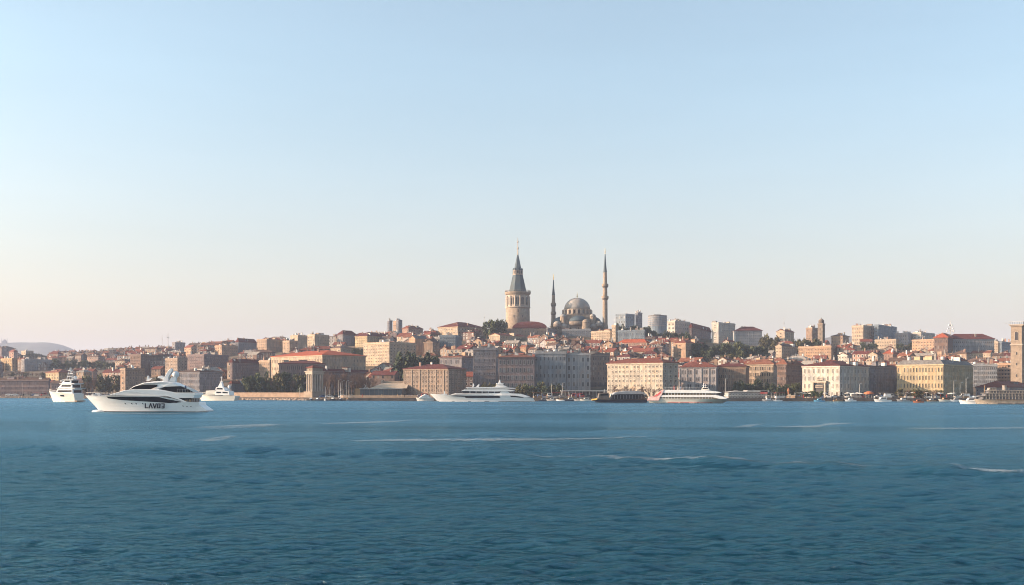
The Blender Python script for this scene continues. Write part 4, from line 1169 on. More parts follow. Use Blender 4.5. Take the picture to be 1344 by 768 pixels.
# ------------------------------------------------------------------ trees
def leaf_mat(c, key):
    return mat(c, 0.8, 0.5, 0.9, 0.15, tint=0.25, key=key)
LEAF_DARK = leaf_mat((0.044, 0.056, 0.032), 'dark_leaves')
LEAF_MID = leaf_mat((0.075, 0.086, 0.040), 'green_leaves')
LEAF_OLIVE = leaf_mat((0.085, 0.078, 0.035), 'olive_leaves')
TWIG = mat((0.115, 0.075, 0.058), 0.9, 0.35, 0.8, 0.1, tint=0.2, key='bare_twigs')
BARK = mat((0.085, 0.065, 0.05), 0.9, 0.3, 2, 0.1, key='bark')

def crown_mesh(seed, kind, leaf):
    """Leaf clumps through the crown's volume; unit height about 1, width about 1."""
    r = random.Random(seed)
    v, f = [], []
    lobes = []
    if kind == 'cypress':
        for i in range(9): lobes.append((r.uniform(-.04, .04), r.uniform(-.04, .04), .12 + i * .095, .17 * (1 - abs(i - 2.5) / 8.5), .10))
    else:
        for i in range(11):
            a = r.uniform(0, 6.28); q = r.uniform(.05, .34)
            z = r.uniform(.28, .80); k = 1 - abs(z - .5) * .9
            lobes.append((q * k * math.cos(a), q * k * math.sin(a), z, r.uniform(.13, .22), r.uniform(.10, .17)))
    n = 620
    for i in range(n):
        lx, ly, lz, lr, lh = r.choice(lobes)
        a, b = r.uniform(0, 6.28), math.acos(r.uniform(-1, 1))
        q = r.uniform(.55, 1.08)
        p = Vector((lx + lr * q * math.sin(b) * math.cos(a), ly + lr * q * math.sin(b) * math.sin(a), lz + lh * q * math.cos(b)))
        s = r.uniform(.022, .05)
        nrm = Vector((r.gauss(0, 1), r.gauss(0, 1), r.gauss(.3, 1))).normalized()
        t = nrm.orthogonal().normalized(); w = nrm.cross(t)
        k = len(v)
        for sx, sy in ((-1, -1), (1, -.7), (.8, 1), (-.9, .8)):
            v.append(tuple(p + t * s * sx * r.uniform(.7, 1.3) + w * s * sy * r.uniform(.7, 1.3)))
        f.append((k, k + 1, k + 2, k + 3))
    me = bpy.data.meshes.new('crown'); me.from_pydata(v, [], f); me.materials.append(leaf); me.update()
    return me
def bare_mesh(seed):
    r = random.Random(seed)
    b = MB()
    def grow(p, d, L, rad, lev):
        q = p + d * L
        b.tube(p, q, rad, rad * .6, TWIG, 4 if lev > 1 else 3)
        if lev == 0: return
        for i in range(r.choice([3, 4]) if lev > 1 else 5):
            nd = (d + Vector((r.gauss(0, .5), r.gauss(0, .5), r.gauss(.1, .35)))).normalized()
            grow(p + d * L * r.uniform(.55, 1), nd, L * r.uniform(.55, .8), rad * .55, lev - 1)
    for i in range(4):
        d = Vector((r.gauss(0, .38), r.gauss(0, .38), 1)).normalized()
        grow(Vector((0, 0, .22)), d, .26, .016, 3)
    me = bpy.data.meshes.new('crown'); me.from_pydata([tuple(p) for p in b.v], [], b.f); me.materials.append(TWIG); me.update()
    return me
def trunk_mesh():
    b = MB(); b.lathe([(.035, -.05), (.026, .2), (.016, .55)], 7, BARK)
    b.tube((0, 0, .25), (.16, .05, .5), .014, .006, BARK, 5); b.tube((0, 0, .3), (-.13, -.1, .55), .014, .006, BARK, 5)
    me = bpy.data.meshes.new('trunk'); me.from_pydata([tuple(p) for p in b.v], [], b.f); me.materials.append(BARK); me.update()
    return me
CROWNS = {'dark': [crown_mesh(i, 'broad', LEAF_DARK) for i in range(4)], 'green': [crown_mesh(10 + i, 'broad', LEAF_MID) for i in range(4)],
          'olive': [crown_mesh(20 + i, 'broad', LEAF_OLIVE) for i in range(3)], 'cypress': [crown_mesh(30 + i, 'cypress', LEAF_DARK) for i in range(2)],
          'bare': [bare_mesh(40 + i) for i in range(3)]}
TRUNK = trunk_mesh()
TREES = []
def tree(u, ytop, D, h, wide, kind, label, group):
    x = (u - U0) / K * D
    zb = gxy(x, D) - .2
    o = thing('bare_tree' if kind == 'bare' else 'tree', label, 'tree', (x, D, zb), R.uniform(0, 6.28), group)
    o.scale = (wide, wide, h)
    put('trunk', TRUNK, o); put('crown', R.choice(CROWNS[kind]), o)
    PR = wide * .4 / D * K
def clump(u0, u1, yt, yb, D, kinds, n, label, group, hv=.25, wpx=None, prot=True):
    """n trees of one clump, their tops between yt and somewhat lower."""
    n = int(n * 1.7)
    for i in range(n):
        u = u0 + (u1 - u0) * (i + .5 + R.uniform(-.4, .4)) / n
        d = D + R.uniform(-10, 10) if D else solve_D(u, yb) + R.uniform(-6, 10)
        x = (u - U0) / K * d
        zt = EYE + (HY - (yt + (yb - yt) * R.uniform(0, hv * 1.6))) / K * d
        h = (zt - gxy(x, d)) / .93
        h = max(2.5, min(h, 22))
        w = (wpx or (u1 - u0) / n * 2.9) / K * d * R.uniform(.85, 1.2)
        w = max(w, h * .55)
        k = R.choice(kinds)
        if k == 'cypress': w = h * .9
        tree(u, yt, d, h, w, k, label, group)
    dd = D or solve_D((u0 + u1) / 2, yb)
    if prot: PROT.append((u0, u1, yt, yb, dd - 8, dd + 8))
    MARKS.append(((u0 + u1) / 2, (yt + yb) / 2, group.replace('trees in ', '').replace('trees ', 'trees ')))

clump(66, 150, 471, 486, 0, ['dark', 'green'], 15, 'dark green tree in the long dark wood above the bay', 'trees in the dark wood')
clump(28, 64, 463, 472, 0, ['dark'], 7, 'dark tree in the small clump behind the long pale grey terrace', 'trees in the clump behind the pale terrace')
clump(2, 70, 483, 497, 0, ['bare', 'bare', 'olive'], 13, 'bare brown tree on the slope below the orange bay block', 'trees in the bare slope')
clump(112, 160, 488, 510, 690, ['bare', 'bare', 'olive'], 9, 'brown winter tree behind the bow of the lettered yacht', 'trees behind the yacht bow')
clump(190, 232, 492, 512, 660, ['bare', 'olive'], 8, 'brown winter tree between the narrow orange-sided house and the pale terrace', 'trees behind the yacht')
clump(322, 398, 484, 514, 590, ['dark', 'bare', 'bare', 'green', 'olive'], 13, 'tall tree in the waterside park behind the tan embankment wall', 'trees in the waterside park', .3)
clump(345, 396, 500, 514, 588, ['olive', 'green'], 6, 'low olive-green tree at the front of the waterside park', 'trees in front of the park', .3, prot=False)
clump(424, 490, 478, 516, 560, ['bare'], 13, 'tall bare brown tree in the row by the columned pavilion', 'trees in the bare row', .2)
clump(463, 478, 455, 469, 0, ['dark'], 4, 'dark tree beside the sunlit side of the beige seven-storey block', 'trees beside the beige block')
clump(520, 562, 464, 482, 612, ['dark', 'cypress'], 9, 'dark evergreen in the clump behind the broad tan building', 'trees in the evergreen clump')
clump(560, 580, 465, 478, 612, ['dark'], 4, 'dark tree below the plain beige gabled house', 'trees below the gabled house')
clump(628, 653, 500, 518, 538, ['olive'], 4, 'yellowish olive tree on the quay above the large white yacht', 'trees above the white yacht')
clump(676, 703, 500, 520, 532, ['olive', 'green'], 4, 'olive-green tree in front of the ornate brown-grey building', 'trees before the ornate building')
clump(704, 738, 499, 520, 538, ['dark', 'olive'], 5, 'dark tree in front of the pale blue-grey office', 'trees before the office')
clump(636, 647, 420, 432, 850, ['dark'], 2, 'smaller dark tree beside the big round one near the round tower', 'trees beside the tower', .1)
clump(646, 661, 418, 434, 848, ['dark', 'green'], 3, 'big dark round-headed tree near the foot of the round tower', 'trees at the tower foot', .1)
clump(808, 822, 425, 438, 850, ['dark', 'cypress'], 4, 'dark tree beside the taller minaret', 'trees beside the minaret')
clump(829, 852, 426, 438, 850, ['dark'], 5, 'dark tree below the concrete frame tower', 'trees below the frame tower')
clump(852, 878, 432, 444, 860, ['dark', 'olive'], 5, 'tree on the slope below the round bluish building', 'trees below the round building')
clump(876, 909, 434, 446, 810, ['dark'], 7, 'dark tree below the white-sided skyline block', 'trees below the skyline block')
clump(905, 1005, 448, 471, 735, ['dark', 'dark', 'green'], 20, 'dark green tree in the long band below the white-sided tower block', 'trees in the long band')
clump(946, 978, 462, 472, 722, ['olive', 'bare'], 4, 'brownish tree at the lower edge of the long tree band', 'trees at the band edge', prot=False)
clump(1000, 1021, 438, 456, 815, ['olive', 'bare'], 6, 'brown autumn tree between the red hip roof and the beige house', 'trees in the brown copse')
clump(1042, 1076, 443, 455, 800, ['dark', 'olive'], 8, 'dark tree below the stepped brown building', 'trees below the stepped building')
clump(1130, 1150, 448, 461, 0, ['dark', 'green'], 5, 'dark tree on the slope below the cream hilltop block', 'trees below the hilltop block')
clump(1176, 1198, 449, 461, 0, ['dark', 'green'], 6, 'dark tree beside the peach block', 'trees beside the peach block')
clump(965, 1000, 497, 515, 535, ['dark', 'green', 'dark'], 8, 'dark quayside tree in front of the cream-topped block', 'trees before the cream-topped block')
clump(1000, 1050, 500, 516, 528, ['dark', 'green'], 8, 'dark quayside tree in front of the deep brown block', 'trees before the brown block')
clump(1054, 1080, 511.5, 521, 499, ['green', 'dark'], 5, 'small round tree at the foot of the cream palazzo', 'trees before the palazzo')
clump(1180, 1236, 506, 520, 496, ['bare', 'olive'], 7, 'thin bare tree in front of the yellow palace', 'trees before the yellow palace')
clump(800, 868, 500, 518, 506, ['bare'], 7, 'bare tree in front of the cream eight-storey block', 'trees before the cream block')
clump(388, 402, 440, 448, 0, ['dark'], 2, 'dark tree on the ridge between the beige-ended blocks', 'trees on the ridge', .1)

def round_building():
    D = 1120.0; s = D / K
    c = at(863, 430, D); zb = gxy(c.x, c.y) - 1
    o = thing('office_drum', 'round bluish glass office drum with white storey bands on the skyline', 'office', (c.x, c.y, zb))
    Z = lambda y: EYE + (HY - y) * s - zb
    r = 12 * s
    b = MB(); b.lathe([(r, 0), (r, Z(415.5))], 28, wallmat('blue')); b.build('wall', o)
    for i in range(5):
        y = 428 - i * 2.7
        b = MB(); b.lathe([(r, Z(y)), (r + .5, Z(y)), (r + .5, Z(y - .9)), (r, Z(y - .9))], 28, wallmat('pale'), cap=False); b.build('storey_band', o)
    b = MB(); b.lathe([(r + .3, Z(415.5) + .01), (r + .3, Z(414.4))], 28, roofmat('grey')); b.box(-4, 3, -3, 3, Z(414.4), Z(413), CONCRETE); b.build('roof', o)
    PROT.append((851, 875, 414, 432, D - 12, D + 12)); MARKS.append((863, 422, 'round bluish office'))
round_building()

# ------------------------------------------------------------------ the small houses of the hillside
def sky_limit(u): return float(ridge_y(u)) - interp(u, [0, 60, 120, 300, 420, 600, 680, 800, 900, 1040, 1344], [11, 8, 9, 12, 10, 6, 2, 3, 5, 5, 6])
HOUSE_ROOFS = {'hip': 'hipped', 'gable': 'gabled', 'flat': 'flat'}
def small_house(u, D, w, dp, floors, a, wc, rc, rt, rr):
    """One hillside house: walls with their windows, a roof with its chimney."""
    x, y = (u - U0) / K * D, D
    zb = gxy(x, y) - 2.0
    H = 2.0 + floors * 2.7
    wm, rm = wallmat(wc), roofmat(rc)
    pale = WHITE if rr.random() < .75 else None
    o = put('block' if rt == 'flat' else 'house', None, None, (x, y, zb), -a)
    b = MB(); b.box(-w / 2, w / 2, -dp / 2, dp / 2, 0, H, wm)
    for fc, L in ((0, w), (1, dp)):
        n = max(2, int(L / 2.6))
        for f in range(floors):
            for i in range(n):
                if rr.random() < .15: continue
                p = -L / 2 + L * (i + .5) / n; z = 2.0 + f * 2.7 + .8
                g = GLASS if rr.random() < .7 else (GLASS_PALE if rr.random() < .5 else GLASS_SHUT)
                hw, hh = .5, 1.4
                if pale:
                    k = .17
                    if fc == 0: b.face([(p - hw - k, -dp / 2 - .03, z - k), (p + hw + k, -dp / 2 - .03, z - k), (p + hw + k, -dp / 2 - .03, z + hh + k), (p - hw - k, -dp / 2 - .03, z + hh + k)], pale)
                    else: b.face([(w / 2 + .03, p - hw - k, z - k), (w / 2 + .03, p + hw + k, z - k), (w / 2 + .03, p + hw + k, z + hh + k), (w / 2 + .03, p - hw - k, z + hh + k)], pale)
                if fc == 0: b.face([(p - hw, -dp / 2 - .04, z), (p + hw, -dp / 2 - .04, z), (p + hw, -dp / 2 - .04, z + hh), (p - hw, -dp / 2 - .04, z + hh)], g)
                else: b.face([(w / 2 + .04, p - hw, z), (w / 2 + .04, p + hw, z), (w / 2 + .04, p + hw, z + hh), (w / 2 + .04, p - hw, z + hh)], g)
    b.build('wall', o)
    b = MB()
    if rt == 'hip': hip_roof(b, -w / 2, w / 2, -dp / 2, dp / 2, H, min(w, dp) * .26, rm, .4)
    elif rt == 'gable': gable_roof(b, -w / 2, w / 2, -dp / 2, dp / 2, H, min(w, dp) * .28, rm, wm, .35)
    else:
        b.box(-w / 2 - .15, w / 2 + .15, -dp / 2 - .15, dp / 2 + .15, H + .003, H + .35, rm)
        q = rr.uniform(-.25, .25) * w
        b.box(q - 1.3, q + 1.3, -1, 1.6, H + .353, H + 2.4, wm)
    for _ in range(rr.choice([1, 1, 2, 2, 3])):
        q, q2 = rr.uniform(-.3, .3) * w, rr.uniform(-.3, .3) * dp
        b.box(q - .35, q + .35, q2 - .35, q2 + .35, H, H + rr.uniform(2.2, 3.6), rr.choice([CONCRETE, WHITE, wallmat('pink'), wallmat('tan')]))
    for _ in range(rr.choice([0, 0, 1, 1, 2])):          # dormers, roof terraces
        q, q2 = rr.uniform(-.32, .32) * w, rr.uniform(-.42, .1) * dp
        k = rr.uniform(.6, 1.2)
        c = rr.choice([WHITE, wm, CONCRETE, WHITE])
        b.box(q - k, q + k, q2, q2 + 1.6, H - .3, H + rr.uniform(1.1, 1.9), c)
        b.box(q - k * .5, q + k * .5, q2 - .04, q2 - .003, H + .35, H + 1.0, GLASS)
    if rr.random() < .35:
        q = rr.uniform(-.3, .3) * w
        b.tube((q, 0, H), (q, 0, H + rr.uniform(3, 5)), .07, .05, METAL, 3)
    b.build('roof', o)
    return o, H

def clear_of_buildings(x, y, r):
    for cx, cy, a, L1, L2 in RECTS:
        dx, dy = x - cx, y - cy
        p = dx * -math.cos(a) + dy * math.sin(a)
        q = dx * math.sin(a) + dy * math.cos(a)
        if -r < p < L1 + r and -r < q < L2 + r: return False
    return True
def fill_hillside():
    rr = random.Random(77)
    placed, spots, done = [], [], []
    rows = 60
    for row in range(rows):
        t = (row / (rows - 1)) ** 0.9
        u = -30 + rr.uniform(0, 10)
        while u < 1375:
            s, r = float(shore(u)) + 60, float(ridge(u)) + 16
            D = s + (r - s) * (t + rr.uniform(-.02, .02))
            left = u < 430
            floors = rr.choice([2, 2, 3, 3, 3, 4]) if not left else rr.choice([2, 3, 3, 4, 4, 5])
            w = rr.uniform(5.5, 9.5) if rr.random() < .72 else rr.uniform(10, 18)
            if left: w *= 1.05
            dp = rr.uniform(5.5, 9)
            wpx = (w * .8 + dp * .5) / D * K
            spots.append((D, u, w, dp, floors, wpx))
            u += wpx * rr.uniform(.9, 1.35)
    spots.sort()
    for D, u, w, dp, floors, wpx in spots:
        x = (u - U0) / K * D
        g = gxy(x, D)
        yt = py(g + floors * 2.7 + 1.5, D); yb = py(g, D)
        u0, u1 = u - wpx / 2, u + wpx / 2
        if yt < sky_limit(u): continue
        if not clear_of_buildings(x, D, (w + dp) * .27): continue
        ok = True
        for (a0, a1, pt, pb, d0, d1) in PROT:
            ov = min(u1, a1) - max(u0, a0)
            if ov < 1.5: continue
            if D < d0 and yt < pb - 3.0: ok = False; break
            if d1 - d0 < 17 and d0 - 9 < D < d1 + 6: ok = False; break
            if D > d1 and ov > .7 * (u1 - u0) and yt > pt - 1.5 and yt < pb: ok = False; break
        if not ok: continue
        cover = 0
        for (a0, a1, pt, dd) in done:
            ov = min(u1, a1) - max(u0, a0)
            if ov <= 0: continue
            if abs(dd - D) < 4.5 and ov > 2: ok = False; break
            if pt < yt + .5: cover += ov
        if not ok or cover > .9 * (u1 - u0): continue
        done.append((u0, u1, yt, D))
        left = u < 430
        a = math.radians(rr.uniform(10, 50) if not left else rr.uniform(-4, 30))
        rt = rr.choice(['hip', 'hip', 'gable', 'gable', 'gable', 'flat'] if not left else ['hip', 'gable', 'flat', 'hip', 'gable'])
        wc = rr.choice(['cream', 'grey', 'pink', 'pale', 'tan', 'mauve', 'white', 'peach', 'warm', 'mauve', 'brown'] if not left else ['mauve', 'mauve', 'pink', 'brown', 'tan', 'grey', 'warm', 'peach', 'brown'])
        rc = rr.choice(['red', 'terra', 'red', 'dark', 'brown', 'terra', 'pale']) if rt != 'flat' else rr.choice(['grey', 'pale', 'terra', 'brown', 'red'])
        o, H = small_house(u, D, w, dp, floors, a, wc, rc, rt, rr)
        placed.append((u, (yt + min(yb, yt + 12)) / 2, o, w, floors, wc, rc, rt, yt, (1 - min(1, cover / (u1 - u0)) * .8) * wpx))
    return placed
FILL = fill_hillside()
print('small houses', len(FILL))
def merge_rest(most=292):
    """The houses that show least go into one object."""
    global FILL
    roofed = sorted([f for f in FILL if f[7] != 'flat'], key=lambda f: -f[9])
    rest = roofed[most:]
    if not rest: return
    b = MB()
    for f in rest:
        o = f[2]
        c, s = math.cos(o.rotation_euler.z), math.sin(o.rotation_euler.z)
        for ch in list(o.children):
            me = ch.data
            vs_ = [(v.co.x * c - v.co.y * s + o.location.x, v.co.x * s + v.co.y * c + o.location.y, v.co.z + o.location.z) for v in me.vertices]
            for p in me.polygons: b.face([vs_[i] for i in p.vertices], me.materials[p.material_index])
            bpy.data.objects.remove(ch)
        bpy.data.objects.remove(o)
    tag(b.build('far_houses'), 'mass of small far houses filling the gaps of the hillside', None, None, 'stuff')
    gone = set(id(f) for f in rest)
    FILL = [f for f in FILL if id(f) not in gone]
merge_rest()

def name_fill():
    """Each small house says its look and where among the landmarks it stands."""
    used = {}
    colour = {'bluegrey': 'blue-grey', 'warm': 'sand', 'tan': 'tan', 'pale': 'pale grey', 'peach': 'peach'}
    roofw = {'red': 'red', 'terra': 'terracotta', 'dark': 'dark red', 'brown': 'brown', 'grey': 'grey', 'pale': 'pale'}
    def rel(u, y, m):
        dx, dy = u - m[0], y - m[1]
        if abs(dx) < 10: return ('just above the ' if dy < 0 else 'just below the ') + m[2]
        side = 'left of' if dx < 0 else 'right of'
        if abs(dy) > 9 and abs(dy) > abs(dx) * .4: side = ('above and ' if dy < 0 else 'below and ') + side
        return side + ' the ' + m[2]
    nh = nb = 0
    for u, y, o, w, fl, wc, rc, rt, yt, vis in FILL:
        size = 'tiny' if w < 7 else 'small' if w < 9.6 else 'broad' if w < 13 else 'long'
        hi = {2: 'low', 3: '', 4: 'tall', 5: 'tall', 6: 'very tall'}[fl]
        c = colour.get(wc, wc)
        kind = 'block' if rt == 'flat' else 'house'
        look = ' '.join(x for x in (size, hi, c, kind) if x)
        rf = {'hip': roofw[rc] + ' hipped roof', 'gable': roofw[rc] + ' gabled roof', 'flat': 'flat ' + roofw[rc] + ' roof'}[rt]
        marks = sorted(MARKS, key=lambda m: abs(m[0] - u) + 1.6 * abs(m[1] - y))[:9]
        cand = []
        for m in marks[:3]:
            cand.append('%s, %s, %s' % (look, rf, rel(u, y, m)))
        lab = None
        for m1 in marks:
            for m2 in marks:
                cand.append('%s, %s and %s' % (look, rel(u, y, m1), rel(u, y, m2)) if m1 is not m2 else '%s, %s, %s' % (look, rf, rel(u, y, m1)))
        for t in cand:
            t = t[0].upper() + t[1:] if False else t
            if len(t.replace(',', '').split()) <= 16 and t not in used:
                lab = t; break
        lab = lab or cand[0]
        used[lab] = 1
        tag(o, lab, 'apartment block' if rt == 'flat' else 'house', 'small houses on the hillside')
        o.name = 'hillside_block' if rt == 'flat' else 'hillside_house'
name_fill()

# ------------------------------------------------------------------ boats
GEL = mat((0.66, 0.665, 0.67), 0.28, 0.05, 0.5, 0.5, key='white_gelcoat')
GEL_WARM = mat((0.60, 0.57, 0.51), 0.35, 0.06, 0.5, 0.4, key='cream_paint')
NAVY = mat((0.018, 0.026, 0.05), 0.35, 0.15, 0.5, 0.5, key='navy_paint')
TINT = mat((0.010, 0.012, 0.018), 0.15, 0.2, 0.5, 0.22, key='tinted_glass')
TEAK = mat((0.30, 0.19, 0.11), 0.7, 0.2, 1.5, 0.2, key='teak')
REDP = mat((0.62, 0.10, 0.09), 0.45, 0.15, 0.4, 0.4, key='red_paint')
BOOT = mat((0.03, 0.04, 0.06), 0.5, 0.1, 1, 0.4, key='boot_stripe')
ORANGE = mat((0.36, 0.12, 0.055), 0.6, 0.15, 1, 0.3, key='orange_cloth')

class Hull:
    """A ship's hull, bow towards -x, z 0 at the waterline."""
    def __init__(self, xbd, xbw, xsd, xsw, beam, sheer, full=.42, flare=1.7, wl=.86, stern=.9):
        self.a = (xbd, xbw, xsd, xsw); self.B = beam / 2; self.sheer = sheer; self.full = full; self.flare = flare; self.wl = wl; self.stern = stern
    def pt(self, t, v, side=-1, off=0.0):
        xbd, xbw, xsd, xsw = self.a
        xd, xw = xbd + (xsd - xbd) * t, xbw + (xsw - xbw) * t
        x = xw + (xd - xw) * v
        q = min(1, t / self.full); bd = self.B * (1 - (1 - q) ** 2.1)
        q2 = min(1, t / (self.full * 1.35)); bw = self.B * self.wl * (1 - (1 - q2) ** 2.0)
        k = 1 - (1 - self.stern) * max(0, (t - .6) / .4)
        hb = (bw + (bd - bw) * v ** self.flare) * k
        zs = interp(xd, [p[0] for p in self.sheer], [p[1] for p in self.sheer])
        return (x, side * (hb + off), zs * v)
    def build(self, name, parent, m, n=30):
        b = MB(); rs = []
        for i in range(n + 1):
            t = (i / n) ** 1.3
            left = [self.pt(t, v, -1) for v in (1, .8, .55, .3, .1, 0)]
            x, y, z = left[-1]
            r = left + [(x, y * .8, -.5), (x, 0, -.7), (x, -y * .8, -.5)] + [(p[0], -p[1], p[2]) for p in reversed(left)]
            rs.append(r)
        b.rings(rs, m)
        return b.build(name, parent)
    def band(self, name, parent, m, spans, off=.025, side=-1):
        """spans: (t, v low, v high) along the side."""
        b = MB(); v, f = [], []
        n = 0
        for (ta, la, ha), (tb, lb, hb) in zip(spans[:-1], spans[1:]):
            for i in range(6):
                k = i / 6
                v += [self.pt(ta + (tb - ta) * k, la + (lb - la) * k, side, off), self.pt(ta + (tb - ta) * k, ha + (hb - ha) * k, side, off)]
        v += [self.pt(spans[-1][0], spans[-1][1], side, off), self.pt(spans[-1][0], spans[-1][2], side, off)]
        for i in range(len(v) // 2 - 1):
            f.append((2 * i, 2 * i + 2, 2 * i + 3, 2 * i + 1) if side < 0 else (2 * i + 1, 2 * i + 3, 2 * i + 2, 2 * i))
        b.mesh(v, f, m)
        return b.build(name, parent)

def plate(o, name, poly, y, m, th=.03):
    """A flat shape (x, z) on both sides of a deckhouse of half width y: one mesh for each side."""
    for s in (-1, 1):
        b = MB(); b.side(poly, th, m, y0=s * y); b.build(name, o)

def rail(o, pts, h=.9, m=None, step=3):
    b = MB(); m = m or METAL
    top = [(x, y, z + h) for x, y, z in pts]
    for p, q in zip(top[:-1], top[1:]): b.tube(p, q, .035, .035, m, 4)
    for i in range(0, len(pts), 1): b.tube(pts[i], top[i], .03, .03, m, 4)
    b.build('railing', o)

def glyph(o, strokes, x, z, w, h, y, m):
    """One letter from straight strokes on a unit square, laid on a side wall at y."""
    b = MB()
    for (x0, z0, x1, z1, t) in strokes:
        d = Vector((x1 - x0, 0, z1 - z0)); d = Vector((d.x * w, 0, d.z * h)); L = d.length; d /= L
        n = Vector((-d.z, 0, d.x)) * t * h / 2
        p, q = Vector((x + x0 * w, y, z + z0 * h)), Vector((x + x1 * w, y, z + z1 * h))
        e = d * (t * h * .3)
        p -= e; q += e
        pts = [p - n, q - n, q + n, p + n]
        b.rings([[tuple(a) for a in pts], [(a.x, a.y - .02, a.z) for a in pts]], m)
    b.build('lettering', o)

def lettered_yacht():
    D = EYE * K / (541 - HY); s = D / K
    c = at(194, 541, D)
    o = thing('motor_yacht', 'long white motor yacht with LAV03 lettering, sweeping dark windows and twin radar domes', 'yacht', (c.x * (D + 3.0) / D, D + 3.0, 0))
    X = lambda px: (px - 194) * s
    Z = lambda y: (541 - y) * s
    P = lambda pts: [(X(a), Z(b)) for a, b in pts]
    h = Hull(X(110.6), X(131), X(266), X(270), 6.6, P([(110.6, 519.2), (146, 520), (214, 520.3), (232, 523), (246, 527.2), (266, 528)]))
    h.build('hull', o, GEL)
    for sd_ in (-1, 1):
        h.band('hull_window', o, TINT, [(.215, .86, .992), (.32, .76, .992), (.5, .68, .99), (.66, .615, .965), (.74, .62, .89), (.80, .71, .88), (.85, .88, .93)], side=sd_)
        h.band('boot_stripe', o, BOOT, [(0.0, .0, .05), (.5, 0, .05), (1, 0, .06)], side=sd_)
        h.band('rub_rail', o, GEL, [(.02, .97, 1.0), (.5, .97, 1.0), (.78, .965, 1.0), (1, .96, 1.0)], .07, sd_)
        for t in (.33, .39, .43, .49, .845, .88, .915):
            h.band('porthole', o, TINT, [(t, .49, .58), (t + .009, .49, .58)], side=sd_)
    # bulbous forefoot and swim platform
    b = MB()
    b.rings([[(X(x), .9 * r * math.cos(a), -.15 + 1.0 * r * math.sin(a) * .75) for a in np.linspace(0, 2 * math.pi, 12, endpoint=False)] for x, r in ((119.6, .25), (121, .62), (125, .85), (131, .9), (138, .5))], GEL)
    b.build('bulb', o, smooth=True)
    b = MB(); b.side(P([(262, 540.5), (277.2, 540.2), (277, 538.6), (266, 531), (262, 531)]), 2.7, GEL, .1); b.build('swim_platform', o)
    tp = lambda x: max(.25, min(1, .35 + (x - X(127)) / 8.0))
    b = MB(); b.side(P([(128, 520.4), (146, 518.6), (168, 512.6), (180, 511), (214, 511), (236, 515.3), (258, 516.5), (261.5, 519), (261, 522.4), (240, 522.6), (226, 520.6)]), 2.95, GEL, .25, tp); b.build('main_deckhouse', o)
    b = MB(); b.side(P([(170, 512.5), (179, 507), (192, 502.6), (206, 500.6), (220, 500.2), (232, 502.2), (242, 507), (232, 507.4), (222, 508), (210, 512.4)]), 2.5, GEL, .35, lambda x: max(.6, min(1, .6 + (x - X(170)) / 9))); b.build('flybridge', o)
    b = MB(); b.side(P([(208, 512.8), (222, 507.2), (242, 506.9), (252, 511), (259, 515), (236, 515.4)]), 2.42, TINT, .1); b.build('aft_saloon_glass', o)
    plate(o, 'wheelhouse_window', P([(172, 512.9), (181, 507.4), (191, 505.3), (211.5, 504.9), (210.5, 507.6), (200, 512), (188, 512.9)]), 2.5, TINT)
    plate(o, 'saloon_window', P([(222, 520), (228, 518.8), (250, 520.2), (257, 522.8), (250, 524.8), (241, 525.6)]), 2.75, TINT)
    plate(o, 'wing_panel', P([(222, 519.2), (236, 523.4), (247, 527.3), (251, 527.4), (240, 522.6), (230, 519.6)]), 3.02, GEL)
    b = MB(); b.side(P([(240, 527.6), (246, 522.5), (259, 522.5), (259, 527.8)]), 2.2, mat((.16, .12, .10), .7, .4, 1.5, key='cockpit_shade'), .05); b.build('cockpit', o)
    b = MB(); b.side(P([(236, 515.2), (262.4, 515.6), (263, 518.6), (261, 519), (238, 517)]), 3.0, GEL, .15); b.build('deck_overhang', o)
    # people and furniture of the aft deck are below sight; table and seats
    for i in range(3):
        b = MB(); b.box(X(243 + i * 5), X(245.5 + i * 5), -2.6, -2.25, Z(527.6), Z(524.4 - (i % 2)), TEAK); b.build('deck_seat', o)
    # radar arch, domes, searchlight, aerials
    b = MB(); b.side(P([(214, 500.6), (216.5, 495), (222, 486), (225.5, 483.2), (227.4, 484.4), (226.4, 488), (221.5, 496), (222, 500.6)]), .55, GEL, .1); b.build('radar_mast', o)
    b = MB(); b.side(P([(207.5, 496), (209, 493.5), (213.5, 493), (216.5, 496.4), (215, 498.4), (212, 496.6)]), .4, GEL, .08); b.build('searchlight', o)
    b = MB()
    cz, cx, r = Z(491.4), X(231), 4.6 * s
    b.lathe([(r * math.cos(t), cz + r * math.sin(t)) for t in np.linspace(-1.2, 1.55, 9)], 16, GEL, cx, 0)
    b.build('radar_dome', o, smooth=True)
    b = MB(); b.side(P([(222.5, 500.8), (226, 495.4), (232.5, 494.6), (231.5, 501.5)]), .45, GEL, .1); b.build('dome_pedestal', o)
    b = MB(); b.side(P([(192.8, 499.6), (193.6, 493.2), (195.2, 493), (195.4, 496.8), (199.8, 496), (197, 499), (194, 500.2)]), .3, GEL, .06); b.build('bow_light', o)
    b = MB()
    for x, y in ((219, 480), (228, 482)): b.tube((X(x), .3, Z(497)), (X(x) + .3, .3, Z(y)), .035, .02, METAL, 4)
    b.build('whip_aerial', o)
    rail(o, [h.pt(t, 1, -1, -.1) for t in np.linspace(.01, .3, 12)], .7)
    rail(o, [(X(x), -2.8, Z(515.4)) for x in np.arange(238, 262, 3.5)], .8)
    rail(o, [(X(x), -2.6, Z(527.6)) for x in np.arange(251, 268, 3.2)], .8)
    b = MB(); b.box(X(162), X(166), -.7, .7, Z(514.5), Z(512.5), GEL); b.box(X(123), X(126), -.4, .4, Z(520), Z(517.3), METAL); b.build('deck_gear', o)
    # the name on the side
    yb = -h.B - .03
    x0, w, g = X(196.6), 4.2 * s, 1.15 * s
    zl, hl = Z(535.6), 5.8 * s
    T = .27
    L_ = [(.12, 1, .12, 0, T), (.12, .05, .95, .05, T * .8)]
